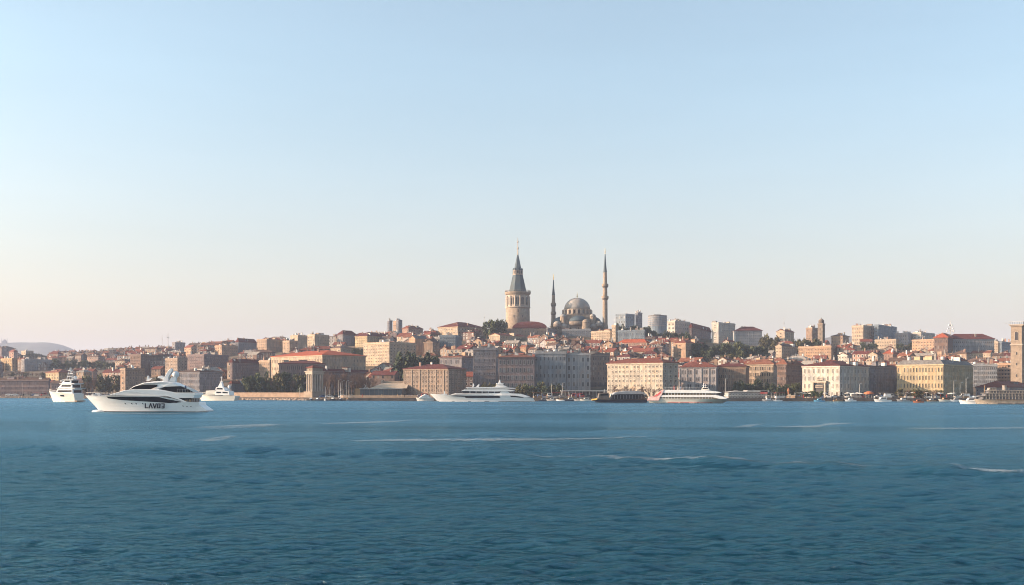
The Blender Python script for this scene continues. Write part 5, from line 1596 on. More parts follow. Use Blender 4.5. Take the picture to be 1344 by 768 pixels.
    A_ = [(0, 0, .5, 1, T), (.5, 1, 1, 0, T)]
    V_ = [(0, 1, .5, 0, T), (.5, 0, 1, 1, T)]
    O_ = [(.1, .05, .2, .95, T), (.2, .95, .9, .95, T * .7), (.9, .95, .8, .05, T), (.8, .05, .1, .05, T * .7)]
    J_ = [(.1, .95, .9, .95, T * .8), (.9, .95, .85, .05, T), (.2, .4, .85, .4, T * .6), (.2, .02, .85, .02, T * .8)]
    for i, q in enumerate((L_, A_, V_, O_, J_)):
        glyph(o, q, x0 + i * (w + g), zl, w, hl, yb, mat((.008, .012, .03), .4, .1, 1, key='black_lettering'))
    PROT.append((110, 278, 483, 541, D - 4, D + 8)); MARKS.append((194, 520, 'lettered yacht'))
lettered_yacht()

def bow_on_yacht():
    D = EYE * K / (527.6 - HY); s = D / K
    c = at(88, 527, D)
    o = thing('motor_yacht', 'cream-sided anchored yacht with stacked decks and a tall lattice mast, seen from astern', 'yacht', (c.x, c.y, 0), math.radians(-20))
    h = Hull(-9.6, -7.4, 6.2, 6.4, 6.2, [(-9.6, 4.6), (-4, 3.9), (7, 3.5)], .5, 1.6, .88, .96)
    h.build('hull', o, GEL_WARM)
    tp = lambda x: max(.3, min(1, .3 + (x + 7.5) / 6.5))
    for sd_ in (-1, 1):
        h.band('boot_stripe', o, BOOT, [(0, 0, .05), (1, 0, .05)], side=sd_)
        h.band('hull_window', o, TINT, [(.52, .62, .8), (.66, .60, .82)], side=sd_)
    for i, (x0, x1, z0, z1, w, sl) in enumerate(((-4.6, 5.6, 3.5, 5.7, 2.9, 2.2), (-2.8, 5.0, 5.7, 7.6, 2.7, 2.0), (-1.4, 4.2, 7.6, 9.2, 2.4, 1.9))):
        b = MB(); b.side([(x0, z0), (x0 + sl, z1), (x1, z1), (x1, z0)], w, GEL, .2, tp); b.build('deckhouse', o)
        plate(o, 'deck_window', [(x0 + sl * .75 + .6, z0 + .75), (x0 + sl * .95 + .6, z0 + 1.45), (x1 - .6, z0 + 1.45), (x1 - .6, z0 + .75)], w * .99 + .02, TINT)
        b = MB(); b.box(x1 + .003, x1 + .06, -w * .8, w * .8, z0 + .35, z0 + 1.5, TINT); b.build('aft_door', o)
        b = MB(); b.side([(x0 + sl * .6, z1 + .003), (x1 + 1.4, z1 + .003), (x1 + 1.5, z1 + .25), (x0 + sl * .7, z1 + .25)], w + .25, GEL, .08, tp); b.build('deck_overhang', o)
    b = MB()
    for sx, sy in ((-.5, -.5), (.5, -.5), (.5, .5), (-.5, .5)): b.tube((1.4 + sx * 1.6, sy * 1.8, 9.4), (1.9 + sx * .3, sy * .3, 14.6), .12, .07, GEL, 5)
    for z in (10.8, 12.1, 13.3): b.box(.7 + (z - 10) * .2, 2.9 - (z - 10) * .12, -.9, .9, z, z + .15, GEL)
    b.build('lattice_mast', o)
    b = MB(); b.lathe([(.7 * math.cos(t), 10.3 + .75 * math.sin(t)) for t in np.linspace(-1.2, 1.5, 7)], 12, GEL, 3.6, .8); b.build('radar_dome', o)
    b = MB(); b.tube((3.2, -.9, 9.4), (3.4, -.9, 12.9), .1, .05, GEL, 5); b.box(2.7, 3.9, -1.0, -.8, 12, 12.2, GEL); b.build('aerial', o)
    rail(o, [h.pt(t, 1, sd_, -.1) for sd_ in (-1,) for t in np.linspace(.0, .45, 14)], .9, GEL)
    b = MB(); b.box(6.35, 7.5, -2.6, 2.6, .2, .6, TEAK); b.build('swim_platform', o)
    PROT.append((64, 110, 483, 527, D - 10, D + 10)); MARKS.append((87, 512, 'anchored yacht'))
bow_on_yacht()

def large_yacht():
    D = EYE * K / (527.3 - HY); s = D / K
    c = at(633, 527, D)
    o = thing('motor_yacht', 'large white three-decked yacht with dark window bands lying in front of the office buildings', 'yacht', (c.x * (D + 3.5) / D, D + 3.5, 0), math.radians(-2))
    X = lambda px: (px - 633) * s
    Z = lambda y: (527.3 - y) * s
    P = lambda pts: [(X(a), Z(b)) for a, b in pts]
    h = Hull(X(563.4), X(574), X(700), X(703), 8.0, P([(563, 516.8), (590, 518.6), (660, 519), (676, 519), (690, 521), (703, 523)]), .4)
    h.build('hull', o, GEL)
    for sd_ in (-1, 1):
        h.band('boot_stripe', o, BOOT, [(0, 0, .06), (1, 0, .06)], side=sd_)
        h.band('saloon_window', o, TINT, [(.33, .58, .9), (.5, .56, .94), (.66, .58, .94), (.675, .66, .9)], side=sd_)
        h.band('aft_window', o, TINT, [(.78, .72, .95), (.86, .70, .93), (.905, .75, .9)], side=sd_)
        h.band('forward_window', o, TINT, [(.2, .83, .9), (.26, .79, .95), (.335, .74, .92)], side=sd_)
    tp = lambda x: max(.3, min(1, .3 + (x - X(588)) / 7.0))
    b = MB(); b.side(P([(590, 518.8), (598, 516.2), (660, 515.8), (684, 517), (696, 520.6), (690, 521.8), (660, 520)]), 3.6, GEL, .2, tp); b.build('main_deckhouse', o)
    b = MB(); b.side(P([(606, 513.3), (610, 511.2), (664, 511), (676, 512.4), (674, 513.6), (650, 514)]), 3.7, GEL, .12, tp); b.build('bridge_deck_brow', o)
    b = MB(); b.side(P([(609, 516.2), (606.5, 514.2), (608, 513.2), (660, 513.2), (658, 516)]), 3.2, TINT, .1, tp); b.build('bridge_glass', o)
    for px in np.arange(617, 657, 8):
        b = MB(); b.box(X(px), X(px + .8), -3.26, 3.26, Z(516), Z(513.3), GEL); b.build('window_post', o)
    b = MB(); b.side(P([(656, 516.4), (660, 511.5), (665, 511.5), (672, 519), (664, 519)]), 3.4, GEL, .15); b.build('aft_wing', o)
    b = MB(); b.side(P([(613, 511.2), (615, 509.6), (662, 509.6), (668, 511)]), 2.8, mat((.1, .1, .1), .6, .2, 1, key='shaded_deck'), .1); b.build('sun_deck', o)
    b = MB(); b.side(P([(610.5, 509.6), (613.5, 508.4), (650, 508.0), (677, 509.4), (677.2, 510.2), (660, 510), (620, 510)]), 3.3, GEL, .12, tp); b.build('hardtop', o)
    b = MB(); b.side(P([(650, 508.2), (653, 504), (655, 502), (655.6, 498.5), (656.4, 498.5), (657.4, 502.4), (661, 505.4), (667, 508.4)]), .9, GEL, .12); b.build('radar_mast', o)
    b = MB(); b.side(P([(651.5, 504.6), (652, 503.2), (661, 503.2), (661.6, 504.4)]), 1.6, GEL, .08); b.build('mast_wing', o)
    b = MB(); b.side(P([(619.8, 508.4), (620.6, 503.6), (621.8, 503.4), (622.4, 507)]), .3, GEL, .05); b.build('bow_light', o)
    b = MB(); b.side(P([(624.5, 508.2), (628.5, 504.4), (629.4, 504.8), (628.4, 508.2)]), .9, GEL, .08); b.build('wind_screen', o)
    b = MB(); b.tube((X(663), 0, Z(507)), (X(666.4), 0, Z(501)), .07, .04, METAL, 4); b.build('ensign_staff', o)
    b = MB(); b.box(X(582), X(583.6), -.4, .4, Z(517.5), Z(513.6), GEL); b.box(X(579), X(586), -1.0, 1.0, Z(518.6), Z(517), GEL); b.build('deck_gear', o)
    rail(o, [h.pt(t, 1, -1, -.1) for t in np.linspace(.01, .2, 10)], .8)
    PROT.append((563, 703, 498, 527, D - 5, D + 9)); MARKS.append((633, 515, 'large white yacht'))
large_yacht()

def tender():
    D = EYE * K / (526.6 - HY); s = D / K
    c = at(558, 526, D)
    o = thing('tender', 'small grey-white domed boat tucked under the bow of the large yacht', 'boat', (c.x * (D + 3) / D, D + 3, 0), math.radians(6))
    h = Hull(-12 * s, -10.5 * s, 11 * s, 11 * s, 3.4, [(-5, 1.6), (5, 1.2)], .5)
    h.build('hull', o, mat((.5, .49, .47), .5, .1, 1, key='grey_gelcoat'))
    b = MB(); b.side([(-9 * s, 1.3), (-5 * s, 2.4), (0, 3.2), (5 * s, 2.6), (9 * s, 1.2)], 1.4, mat((.58, .57, .55), .6, .25, 1.2, key='boat_cover'), .4); b.build('canopy', o)
    for i, (x, z) in enumerate(((-5, 1.7), (-1, 2.2), (3, 2.0))):
        plate(o, 'window', [(x * s, z), (x * s + .1, z + .45), (x * s + .9, z + .45), (x * s + .9, z)], 1.36, TINT)
    b = MB(); b.tube((0, 0, 3), (.2, 0, 4.3), .05, .03, METAL, 4); b.build('aerial', o)
tender()

def workboat():
    D = EYE * K / (525.9 - HY); s = D / K
    c = at(287, 525, D)
    o = thing('workboat', 'white and cream patrol boat with a tall mast and satellite dome by the embankment', 'boat', (c.x * (D + 3) / D, D + 3, 0), math.radians(-12))
    X = lambda px: (px - 287) * s
    Z = lambda y: (525.6 - y) * s
    P = lambda pts: [(X(a), Z(b)) for a, b in pts]
    h = Hull(X(258), X(262), X(314), X(312), 6.0, P([(258, 517), (275, 517.6), (300, 518.4), (314, 519.6)]), .4)
    h.build('hull', o, GEL_WARM)
    for sd_ in (-1, 1): h.band('rub_rail', o, BOOT, [(.03, .86, .95), (.45, .88, .95), (.7, .86, .96)], side=sd_)
    b = MB(); b.side(P([(271, 517.6), (272, 512.6), (285, 511.8), (285, 517.6)]), 2.3, GEL_WARM, .1); b.build('foredeck_house', o)
    b = MB(); b.side(P([(285, 518), (286, 512.4), (305, 513), (306, 518.4)]), 2.5, GEL, .12); b.build('main_deckhouse', o)
    plate(o, 'window', P([(287, 515.8), (287.4, 513.8), (294, 514), (294, 515.8)]), 2.52, TINT); plate(o, 'window', P([(296, 516), (296, 514), (303, 514.3), (303.4, 516)]), 2.52, TINT)
    b = MB(); b.side(P([(284.5, 512.4), (286, 508), (297, 508.4), (299, 512.6)]), 2.0, GEL, .12); b.build('wheelhouse', o)
    plate(o, 'wheelhouse_window', P([(286.6, 510.8), (287.4, 509), (295, 509.2), (295.6, 511)]), 2.02, TINT)
    b = MB(); b.side(P([(286.5, 508), (289, 504.4), (290.4, 501), (292, 501), (293, 505), (294, 508.4)]), .8, GEL, .1); b.build('mast_base', o)
    b = MB(); b.tube((X(290.8), 0, Z(502)), (X(291.2), 0, Z(495)), .16, .1, GEL, 6); b.box(X(288.6), X(293.4), -.1, .1, Z(500.4), Z(499.8), GEL); b.lathe([(.35, Z(496)), (.45, Z(495)), (.1, Z(494))], 8, GEL, X(291.2), 0); b.build('mast', o)
    b = MB(); b.lathe([(1.9 * s * math.cos(t), Z(507.6) + 2.2 * s * math.sin(t)) for t in np.linspace(-1.3, 1.5, 8)], 14, GEL, X(302), 0); b.tube((X(302), 0, Z(512.8)), (X(302), 0, Z(509)), .35, .3, GEL, 8); b.build('satellite_dome', o)
    rail(o, [h.pt(t, 1, -1, -.1) for t in np.linspace(.02, .35, 9)], .9, GEL)
    PROT.append((260, 314, 495, 525.6, D - 4, D + 6)); MARKS.append((288, 515, 'patrol boat'))
workboat()

def white_ferry():
    D = EYE * K / (529.2 - HY); s = D / K
    c = at(905, 529, D)
    o = thing('passenger_ferry', 'white passenger ferry with a pink-red slanted stern and two window decks', 'ferry', (c.x * (D + 4) / D, D + 4, 0), math.radians(-12))
    X = lambda px: (px - 905) * s
    Z = lambda y: (529.2 - y) * s
    P = lambda pts: [(X(a), Z(b)) for a, b in pts]
    # bow to the right: the hull is mirrored about its middle
    h2 = Hull(-X(960), -X(948), -X(851), -X(853), 9.0, [(-X(960), Z(524)), (-X(930), Z(523.4)), (-X(851), Z(523))], .3)
    ho = h2.build('hull', o, GEL_WARM); ho.rotation_euler = (0, 0, math.pi)
    def band(name, m, spans, off=.03):
        for sd_ in (-1, 1):
            q = h2.band(name, o, m, spans, off, sd_); q.rotation_euler = (0, 0, math.pi)
    band('boot_stripe', BOOT, [(0, 0, .1), (1, 0, .1)])
    band('red_stripe', REDP, [(.15, .14, .26), (.5, .14, .26), (.75, .14, .24)])
    brown = mat((.10, .075, .05), .3, .3, .6, .5, key='bronze_glass')
    b = MB(); b.side(P([(858, 523.4), (862, 518.4), (935, 518.4), (948, 521.4), (950, 523.6)]), 4.1, brown, .1); b.build('lower_cabin_glass', o)
    b = MB(); b.side(P([(862, 521.2), (866, 518.8), (940, 518.4), (950, 521), (954, 523.6), (946, 523.8), (936, 521.4)]), 4.35, GEL, .15); b.build('lower_deck_band', o)
    b = MB(); b.side(P([(868, 519), (872, 514.6), (930, 514.8), (938, 518.6)]), 3.9, brown, .1); b.build('upper_cabin_glass', o)
    for i in range(14):
        b = MB(); b.box(X(874 + i * 4), X(874.5 + i * 4), -3.96, 3.96, Z(518.4), Z(515.4), GEL); b.build('window_post', o)
    for i in range(18):
        b = MB(); b.box(X(866 + i * 4), X(866.5 + i * 4), -4.16, 4.16, Z(523.2), Z(521.6), GEL); b.build('window_post', o)
    b = MB(); b.side(P([(868, 515.6), (870, 511.8), (925, 512), (944, 514.4), (947, 515.8), (938, 516.2)]), 4.3, GEL, .15); b.build('upper_deck_band', o)
    b = MB(); b.side(P([(850.5, 526), (852, 521), (862, 519.4), (864, 516), (870, 511.6), (872.5, 511.6), (870, 518), (867, 522), (866, 526)]), 4.45, mat((.66, .43, .40), .45, .25, .8, .4, key='pink_red_paint'), .1); b.build('stern_fairing', o)
    plate(o, 'stern_flash', P([(858, 521), (864, 517), (868.6, 513.4), (868, 516.4), (864, 520)]), 4.46, REDP)
    b = MB(); b.side(P([(920.6, 512), (922, 508.6), (929, 508.6), (931.4, 512)]), 1.6, GEL_WARM, .1); b.build('wheelhouse', o)
    plate(o, 'wheelhouse_window', P([(922, 510.6), (922.6, 509.2), (928.6, 509.2), (929.6, 510.6)]), 1.62, TINT)
    b = MB(); b.tube((X(923.4), 0, Z(508.6)), (X(923.6), 0, Z(503)), .14, .08, GEL, 5); b.tube((X(926), 0, Z(508.6)), (X(926.2), 0, Z(504.4)), .1, .06, GEL, 5); b.box(X(921.6), X(927.4), -.5, .5, Z(506.4), Z(506), GEL); b.build('mast', o)
    b = MB(); b.tube((X(872), -3, Z(511.8)), (X(872), -3, Z(507.8)), .08, .05, METAL, 4); b.build('flag_staff', o)
    rail(o, [(X(x), -4.1, Z(511.8)) for x in np.arange(874, 922, 4)], 1.0, GEL)
    PROT.append((850, 960, 503, 529, D - 5, D + 9)); MARKS.append((905, 517, 'white ferry'))
    return D
FERRY_D = white_ferry()

def dark_ferry():
    D = EYE * K / (528.6 - HY); s = D / K
    c = at(812, 528, D)
    o = thing('dark_ferry', 'dark navy moored ferry with a low grey curved roof, next to the white ferry', 'ferry', (c.x * (D + 4) / D, D + 4, 0))
    X = lambda px: (px - 812) * s
    Z = lambda y: (528.6 - y) * s
    P = lambda pts: [(X(a), Z(b)) for a, b in pts]
    h = Hull(X(776), X(782), X(849), X(848), 8.0, P([(776, 523.4), (800, 524.6), (849, 523.8)]), .28)
    h.build('hull', o, NAVY)
    for sd_ in (-1, 1): h.band('rub_rail', o, mat((.14, .09, .06), .8, .3, 1, key='fender_timber'), [(.02, .8, .92), (.5, .8, .92), (1, .8, .92)], .06, sd_)
    b = MB(); b.side(P([(800, 524.4), (803, 518.4), (810, 517), (842, 517), (847, 524)]), 3.7, TINT, .1); b.build('lower_cabin', o)
    for i in range(10):
        b = MB(); b.box(X(805 + i * 4), X(805.6 + i * 4), -3.76, 3.76, Z(523.4), Z(518.4), mat((.12, .13, .15), .5, .2, 1, key='dark_trim')); b.build('window_post', o)
    b = MB(); b.side(P([(802, 518.4), (806, 515.2), (820, 513.2), (836, 513), (844, 515), (848, 518.4), (842, 517.4), (812, 517.4)]), 3.9, mat((.26, .27, .29), .5, .2, .6, key='grey_deck_paint'), .2); b.build('curved_roof', o)
    b = MB(); b.side(P([(784, 523.6), (785.5, 516.6), (798, 515.4), (799, 523.8)]), 2.6, mat((.10, .085, .075), .7, .35, 1, key='brown_cabin'), .1); b.build('wheelhouse', o)
    plate(o, 'wheelhouse_window', P([(787, 519.4), (787.4, 517.4), (797, 516.8), (797, 519.2)]), 2.62, TINT)
    for i in range(3):
        b = MB(); b.lathe([(.5, Z(525.6 - .4 * i)), (.55, Z(524.6 - .4 * i)), (.4, Z(523.8 - .4 * i))], 8, mat((.55, .33, .08), .7, .2, 1, key='yellow_fender'), X(777.5 + i * 2.4), -1.2 - i * .7); b.build('fender', o)
    b = MB(); b.tube((X(793), 0, Z(515.6)), (X(793), 0, Z(510.6)), .1, .05, METAL, 5); b.build('mast', o)
    rail(o, [(X(x), -3.6, Z(513.4)) for x in np.arange(812, 842, 4)], .8, METAL)
    PROT.append((776, 849, 511, 528, D - 4, D + 8)); MARKS.append((812, 520, 'dark ferry'))
dark_ferry()

def stern_wheeler():
    D = EYE * K / (530.6 - HY); s = D / K
    c = at(1312, 530, D)
    o = thing('excursion_ship', 'cream-bowed excursion ship with cluttered tiers of decks, moored below the bell tower', 'ship', (c.x * (D + 5) / D, D + 5, 0), math.radians(-14))
    X = lambda px: (px - 1312) * s
    Z = lambda y: (530.6 - y) * s
    P = lambda pts: [(X(a), Z(b)) for a, b in pts]
    h = Hull(X(1280), X(1283), X(1358), X(1358), 8.0, P([(1280, 524), (1300, 524.4), (1358, 525)]), .25)
    h.build('hull', o, mat((.22, .19, .16), .6, .35, .8, key='old_cream_paint'))
    for sd_ in (-1, 1):
        h.band('boot_stripe', o, BOOT, [(0, 0, .16), (1, 0, .16)], side=sd_)
        h.band('rub_rail', o, TEAK, [(.02, .84, .95), (1, .84, .95)], .05, sd_)
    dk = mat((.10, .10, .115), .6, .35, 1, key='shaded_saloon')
    pale = mat((.22, .20, .18), .7, .3, 1.2, key='weathered_white')
    for k, (x0, y0, y1, w) in enumerate(((1287, 524.3, 520.2, 3.7), (1291, 520, 516.4, 3.5), (1296, 516.2, 513, 3.2))):
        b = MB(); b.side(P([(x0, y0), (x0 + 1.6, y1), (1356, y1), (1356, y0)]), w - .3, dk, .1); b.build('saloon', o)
        b = MB(); b.side(P([(x0 - 1.5, y1), (x0 - .6, y1 - .6), (1357, y1 - .6), (1357, y1)]), w + .2, pale, .06); b.build('deck_edge', o)
        for i in range(int((1352 - x0) / 4)):
            b = MB(); b.box(X(x0 + 2 + i * 4), X(x0 + 2.7 + i * 4), -w, w, Z(y0 - .1), Z(y1 + .05), pale); b.build('deck_post', o)
        rail(o, [(X(x), -w - .1, Z(y1 - .6)) for x in np.arange(x0 + 1, 1354, 4)], .8, pale)
    b = MB(); b.side(P([(1297, 512.4), (1298.4, 509), (1307, 509), (1307.6, 512.4)]), 2.2, pale, .1); b.build('wheelhouse', o)
    plate(o, 'wheelhouse_window', P([(1298.6, 511.2), (1299.2, 509.8), (1306.4, 509.8), (1306.6, 511.2)]), 2.22, TINT)
    b = MB(); b.lathe([(.8, Z(512.4)), (.75, Z(506.6)), (.85, Z(506.4)), (.85, Z(505.8))], 12, pale, X(1318), 0); b.build('funnel', o)
    b = MB(); b.tube((X(1293), 0, Z(516)), (X(1293.6), 0, Z(505)), .12, .06, TEAK, 5); b.build('mast', o)
    PROT.append((1280, 1350, 506, 530, D - 4, D + 9)); MARKS.append((1310, 520, 'excursion ship'))
stern_wheeler()

# smaller moored boats
def small_boat(u, ywl, Lm, rz, hullm, cabinm, label, mast_h=0, cover=None, off=2.0):
    D = EYE * K / (ywl - HY) if ywl else float(shore(u)) - off
    x = (u - U0) / K * D
    o = thing('small_boat', label, 'boat', (x, D, 0), math.radians(rz), 'small boats along the quay')
    B = Lm * .3
    hb = Lm * .12
    h = Hull(-Lm / 2, -Lm * .42, Lm / 2, Lm * .48, B, [(-Lm / 2, hb * 1.5), (0, hb * 1.1), (Lm / 2, hb)], .5)
    h.build('hull', o, hullm, 12)
    for sd_ in (-1, 1): h.band('rub_rail', o, TEAK, [(.03, .88, .97), (1, .88, .97)], .03, sd_)
    b = MB(); b.side([(-Lm * .2, hb), (-Lm * .1, hb + Lm * .14), (Lm * .2, hb + Lm * .15), (Lm * .22, hb)], B * .36, cabinm, .08); b.build('cabin', o)
    plate(o, 'cabin_window', [(-Lm * .12, hb + Lm * .06), (-Lm * .08, hb + Lm * .12), (Lm * .17, hb + Lm * .125), (Lm * .17, hb + Lm * .06)], B * .36 + .01, TINT)
    if cover:
        b = MB(); b.side([(Lm * .1, hb + Lm * .2), (Lm * .12, hb + Lm * .22), (Lm * .44, hb + Lm * .22), (Lm * .46, hb + Lm * .2)], B * .42, cover, .03)
        for sx in (.13, .43):
            for sy in (-1, 1): b.tube((Lm * sx, sy * B * .36, hb * .8), (Lm * sx, sy * B * .36, hb + Lm * .2), .03, .03, METAL, 4)
        b.build('awning', o)
    if mast_h:
        b = MB(); b.tube((-Lm * .05, 0, hb), (-Lm * .05, 0, mast_h), .07, .04, GEL, 5); b.tube((-Lm * .05, 0, hb + 1.4), (Lm * .38, 0, hb + 1.5), .05, .04, GEL, 4); b.build('mast', o)
        b = MB()
        for q in (-Lm * .48, Lm * .46): b.tube((q, 0, hb * 1.2), (-Lm * .05, 0, mast_h * .97), .012, .012, METAL, 3)
        b.build('stay', o)
    return o
GREYB = mat((.28, .28, .29), .5, .2, 1, key='grey_boat_paint'); BLUEB = mat((.10, .30, .48), .5, .15, 1, key='blue_boat_paint')
small_boat(1274, 530.2, 8.4, -8, GEL, GEL, 'white cabin boat with an awning just off the bow of the excursion ship', cover=GEL)
small_boat(1265.5, 529.8, 3.6, 70, GEL_WARM, ORANGE, 'tiny cream launch with an orange cabin beside the white cabin boat')
small_boat(1205, 528.6, 4.4, 0, ORANGE, ORANGE, 'little orange boat at the quay of the yellow palace')
small_boat(1158, 527.6, 7.6, 4, GEL, GEL, 'plump white cabin cruiser moored at the dark grey terrace', cover=GEL)
small_boat(1075, 527.4, 5.0, 4, BLUEB, mat((.16, .42, .62), .5, .15, 1, key='sky_blue_paint'), 'light blue boat in front of the cream palazzo', cover=mat((.16, .42, .62), .5, .15, 1, key='sky_blue_paint'))
bl = [(408, 'dark-hulled boat nearest the columned pavilion', NAVY, GEL), (417, 'small white-cabined boat below the columned pavilion', GREYB, GEL), (427, 'grey boat with a mast below the bare row', GREYB, GREYB),
      (437, 'navy boat with a pale cabin below the bare row', NAVY, GEL_WARM), (447, 'dark sailing boat with the tallest mast by the bare row', NAVY, GREYB), (456, 'small grey boat with a tan cabin near the glass pavilion', GREYB, TEAK)]
for i, (u, lb, hm, cm) in enumerate(bl):
    small_boat(u, 0, R.uniform(4.2, 5.6), R.choice([70, 82, 100]), hm, cm, lb, mast_h=(0, 0, 6.5, 0, 8.5, 0)[i], off=3.2)
bl2 = [(713, 'low navy boat at the stern of the large white yacht', NAVY, GREYB), (724, 'grey-green launch below the office trees', GREYB, GEL), (736, 'white launch with tan cabin below the blue-grey office', GEL, TEAK),
       (748, 'navy launch with white cabin below the office wing', NAVY, GEL), (760, 'grey awning boat just ahead of the dark ferry', GREYB, GREYB), (769, 'small cream boat touching the dark ferry bow', GEL_WARM, GEL_WARM)]
for i, (u, lb, hm, cm) in enumerate(bl2):
    small_boat(u, 0, R.uniform(4.6, 6.4), R.choice([6, -5, 176]), hm, cm, lb, cover=(None, GEL, None, None, GREYB, None)[i])
bl3 = [(1008, 'grey launch beyond the ferry terminal', GREYB, GEL), (1020, 'white launch near the ochre kiosk', GEL, GREYB), (1100, 'brown wooden boat under the palazzo corner', TEAK, TEAK), (1116, 'white launch at the palazzo side', GEL, GEL),
       (1185, 'grey boat with white awning at the palace corner', GREYB, GEL), (1222, 'long wooden boat with white cabin below the yellow palace', TEAK, GEL), (1240, 'cream boat at the foot of the palace corner', GEL_WARM, TEAK), (1254, 'white launch by the dark palace side', GEL, GREYB)]
for i, (u, lb, hm, cm) in enumerate(bl3):
    small_boat(u, 0, R.uniform(4.4, 6.2), R.choice([5, -6, 178]), hm, cm, lb, mast_h=0, cover=(None, None, TEAK, None, GEL, None, None, None)[i], off=2.6)

# ------------------------------------------------------------------ the quayside
def terminal():
    D = 508.0; s = D / K
    c = at(956, 522, D); zb = 1.25
    o = thing('ferry_terminal', 'long low ferry terminal with white window bands and a red sign block at its end', 'terminal', (c.x, c.y, zb))
    Z = lambda y: EYE + (HY - y) * s - zb
    L = 51 * s
    b = MB(); b.box(0, L, 0, 9, 0, Z(514.8), wallmat('bluegrey')); b.build('body', o)
    for k in range(12):
        for f, (ya, yb_) in enumerate(((523, 520.2), (519, 516.4))):
            put('window', window_mesh(L / 12 * .7, abs(ya - yb_) * s, WHITE, GLASS), o, (L / 12 * (k + .5), 0, Z(ya)))
    b = MB(); b.box(-.3, L + .3, -.5, 9.2, Z(519.8), Z(519.3), WHITE); b.build('string_course', o)
    b = MB(); b.side([(-.8, Z(514.8) + .003), (L * .25, Z(512.8)), (L * .45, Z(514)), (L * .5, Z(512.6)), (L + .8, Z(512.4)), (L + .8, Z(514.8) + .003)], 5.0, mat((.42, .40, .37), .7, .2, .6, key='terminal_roof'), y0=4.4); b.build('roof', o)
    b = MB(); b.box(L - 3.2, L, -.6, -.05, Z(516.8), Z(512.8), REDP); b.build('sign_block', o)
    PROT.append((955, 1008, 512, 523, D - 2, D + 10)); MARKS.append((980, 518, 'ferry terminal'))
terminal()
def waiting_shed():
    D = 524.0; s = D / K
    c = at(736, 521, D); zb = 1.25
    o = thing('quay_shed', 'long open shed with a thin white roof in front of the office wing', 'shed', (c.x, c.y, zb))
    Z = lambda y: EYE + (HY - y) * s - zb
    L = 62 * s
    b = MB(); b.box(0, L, 0, 6, Z(513.6), Z(512.6), WHITE); b.build('roof', o)
    b = MB(); b.box(0, L, 5.2, 5.5, 0, Z(513.6) - .003, wallmat('slate')); b.build('back_wall', o)
    for i in range(14):
        b = MB(); b.lathe([(.12, 0), (.12, Z(513.6) - .003)], 6, METAL, .5 + (L - 1) * i / 13, .5); b.build('post', o)
    MARKS.append((767, 515, 'open quay shed'))
waiting_shed()
def kiosk():
    D = 500.0; s = D / K
    c = at(1031.5, 522, D); zb = 1.25
    o = thing('stone_kiosk', 'square ochre stone kiosk on the quay carrying a brown figure', 'kiosk', (c.x, c.y, zb), math.radians(-30))
    Z = lambda y: EYE + (HY - y) * s - zb
    L = 12 * s
    b = MB(); b.box(0, L, 0, 4, 0, Z(519.6), wallmat('peach')); b.build('body', o)
    b = MB(); b.box(-.2, L + .2, -.2, 4.2, Z(519.6) + .003, Z(519), STONE_LIGHT); b.build('cornice', o)
    put('door', window_mesh(1.0, 1.9, STONE_LIGHT, VOID), o, (L * .4, 0, .1))
    t = thing('statue', 'slim reddish-brown statue standing on the ochre kiosk', 'statue', (c.x + 1.6, c.y + 1.6, zb + Z(519)))
    rb = mat((.30, .13, .07), .7, .3, 2, key='red_bronze')
    q = MB(); q.lathe([(.55, 0), (.5, .5), (.36, .9), (.4, 1.6), (.52, 2.1), (.5, 2.6), (.2, 2.85), (.26, 3.05), (.24, 3.3), (.05, 3.45)], 10, rb); q.tube((.4, 0, 2.5), (.75, -.1, 1.7), .12, .09, rb, 6); q.tube((-.4, 0, 2.5), (-.65, -.2, 3.2), .12, .08, rb, 6); q.build('figure', t)
    q = MB(); q.box(-.7, .7, -.7, .7, -.002, .25, STONE); q.build('plinth', t)
    MARKS.append((1038, 520, 'ochre kiosk'))
kiosk()

def parasol(u, dy, r, h, m, label, group='parasols along the quay'):
    D = float(shore(u)) + dy; x = (u - U0) / K * D
    o = thing('parasol', label, 'parasol', (x, D, gxy(x, D)), R.uniform(0, 1), group)
    b = MB(); b.lathe([(.04, 0), (.04, h)], 6, METAL); b.build('pole', o)
    b = MB(); b.lathe([(r, h - r * .32), (r * .97, h - r * .24), (.06, h + .05)], 8, m); b.build('canopy', o)
def big_canopy():
    D = 497.0; x = (1140.5 - U0) / K * D
    o = thing('cafe_canopy', 'round orange canopy over a quayside cafe before the dark grey terrace', 'canopy', (x, D, 1.25))
    b = MB(); b.lathe([(2.3, 1.9), (2.4, 2.2), (1.8, 2.8), (.8, 3.2), (.1, 3.3)], 14, ORANGE); b.build('canopy', o)
    for i in range(5):
        a = i * 1.2566; b = MB(); b.lathe([(.08, 0), (.08, 2.2)], 6, METAL, 2.2 * math.cos(a), 2.2 * math.sin(a)); b.build('post', o)
    MARKS.append((1140, 516, 'orange canopy'))
big_canopy()
WHITEC = mat((.45, .44, .42), .8, .1, 1, key='white_canvas')
for i, u in enumerate([1052, 1057, 1063, 1083, 1120, 1130, 1124, 1112, 1119, 1126, 1190, 1197, 1215, 1232, 1248]):
    parasol(u + R.uniform(-1, 1), R.uniform(5, 9), R.uniform(1.4, 1.9), R.uniform(2.4, 2.8), WHITEC, 'white parasol in the quayside row before the cream palazzo' if u < 1130 else 'white parasol among the stalls before the yellow palace',
            'white parasols before the palazzo' if u < 1130 else 'white parasols before the yellow palace')
for i, u in enumerate([1204, 1209]):
    parasol(u, 7.5, 1.9, 3.0, ORANGE, ('red-orange parasol, seaward of a pair before the yellow palace', 'red-orange parasol, inland one of a pair before the yellow palace')[i])

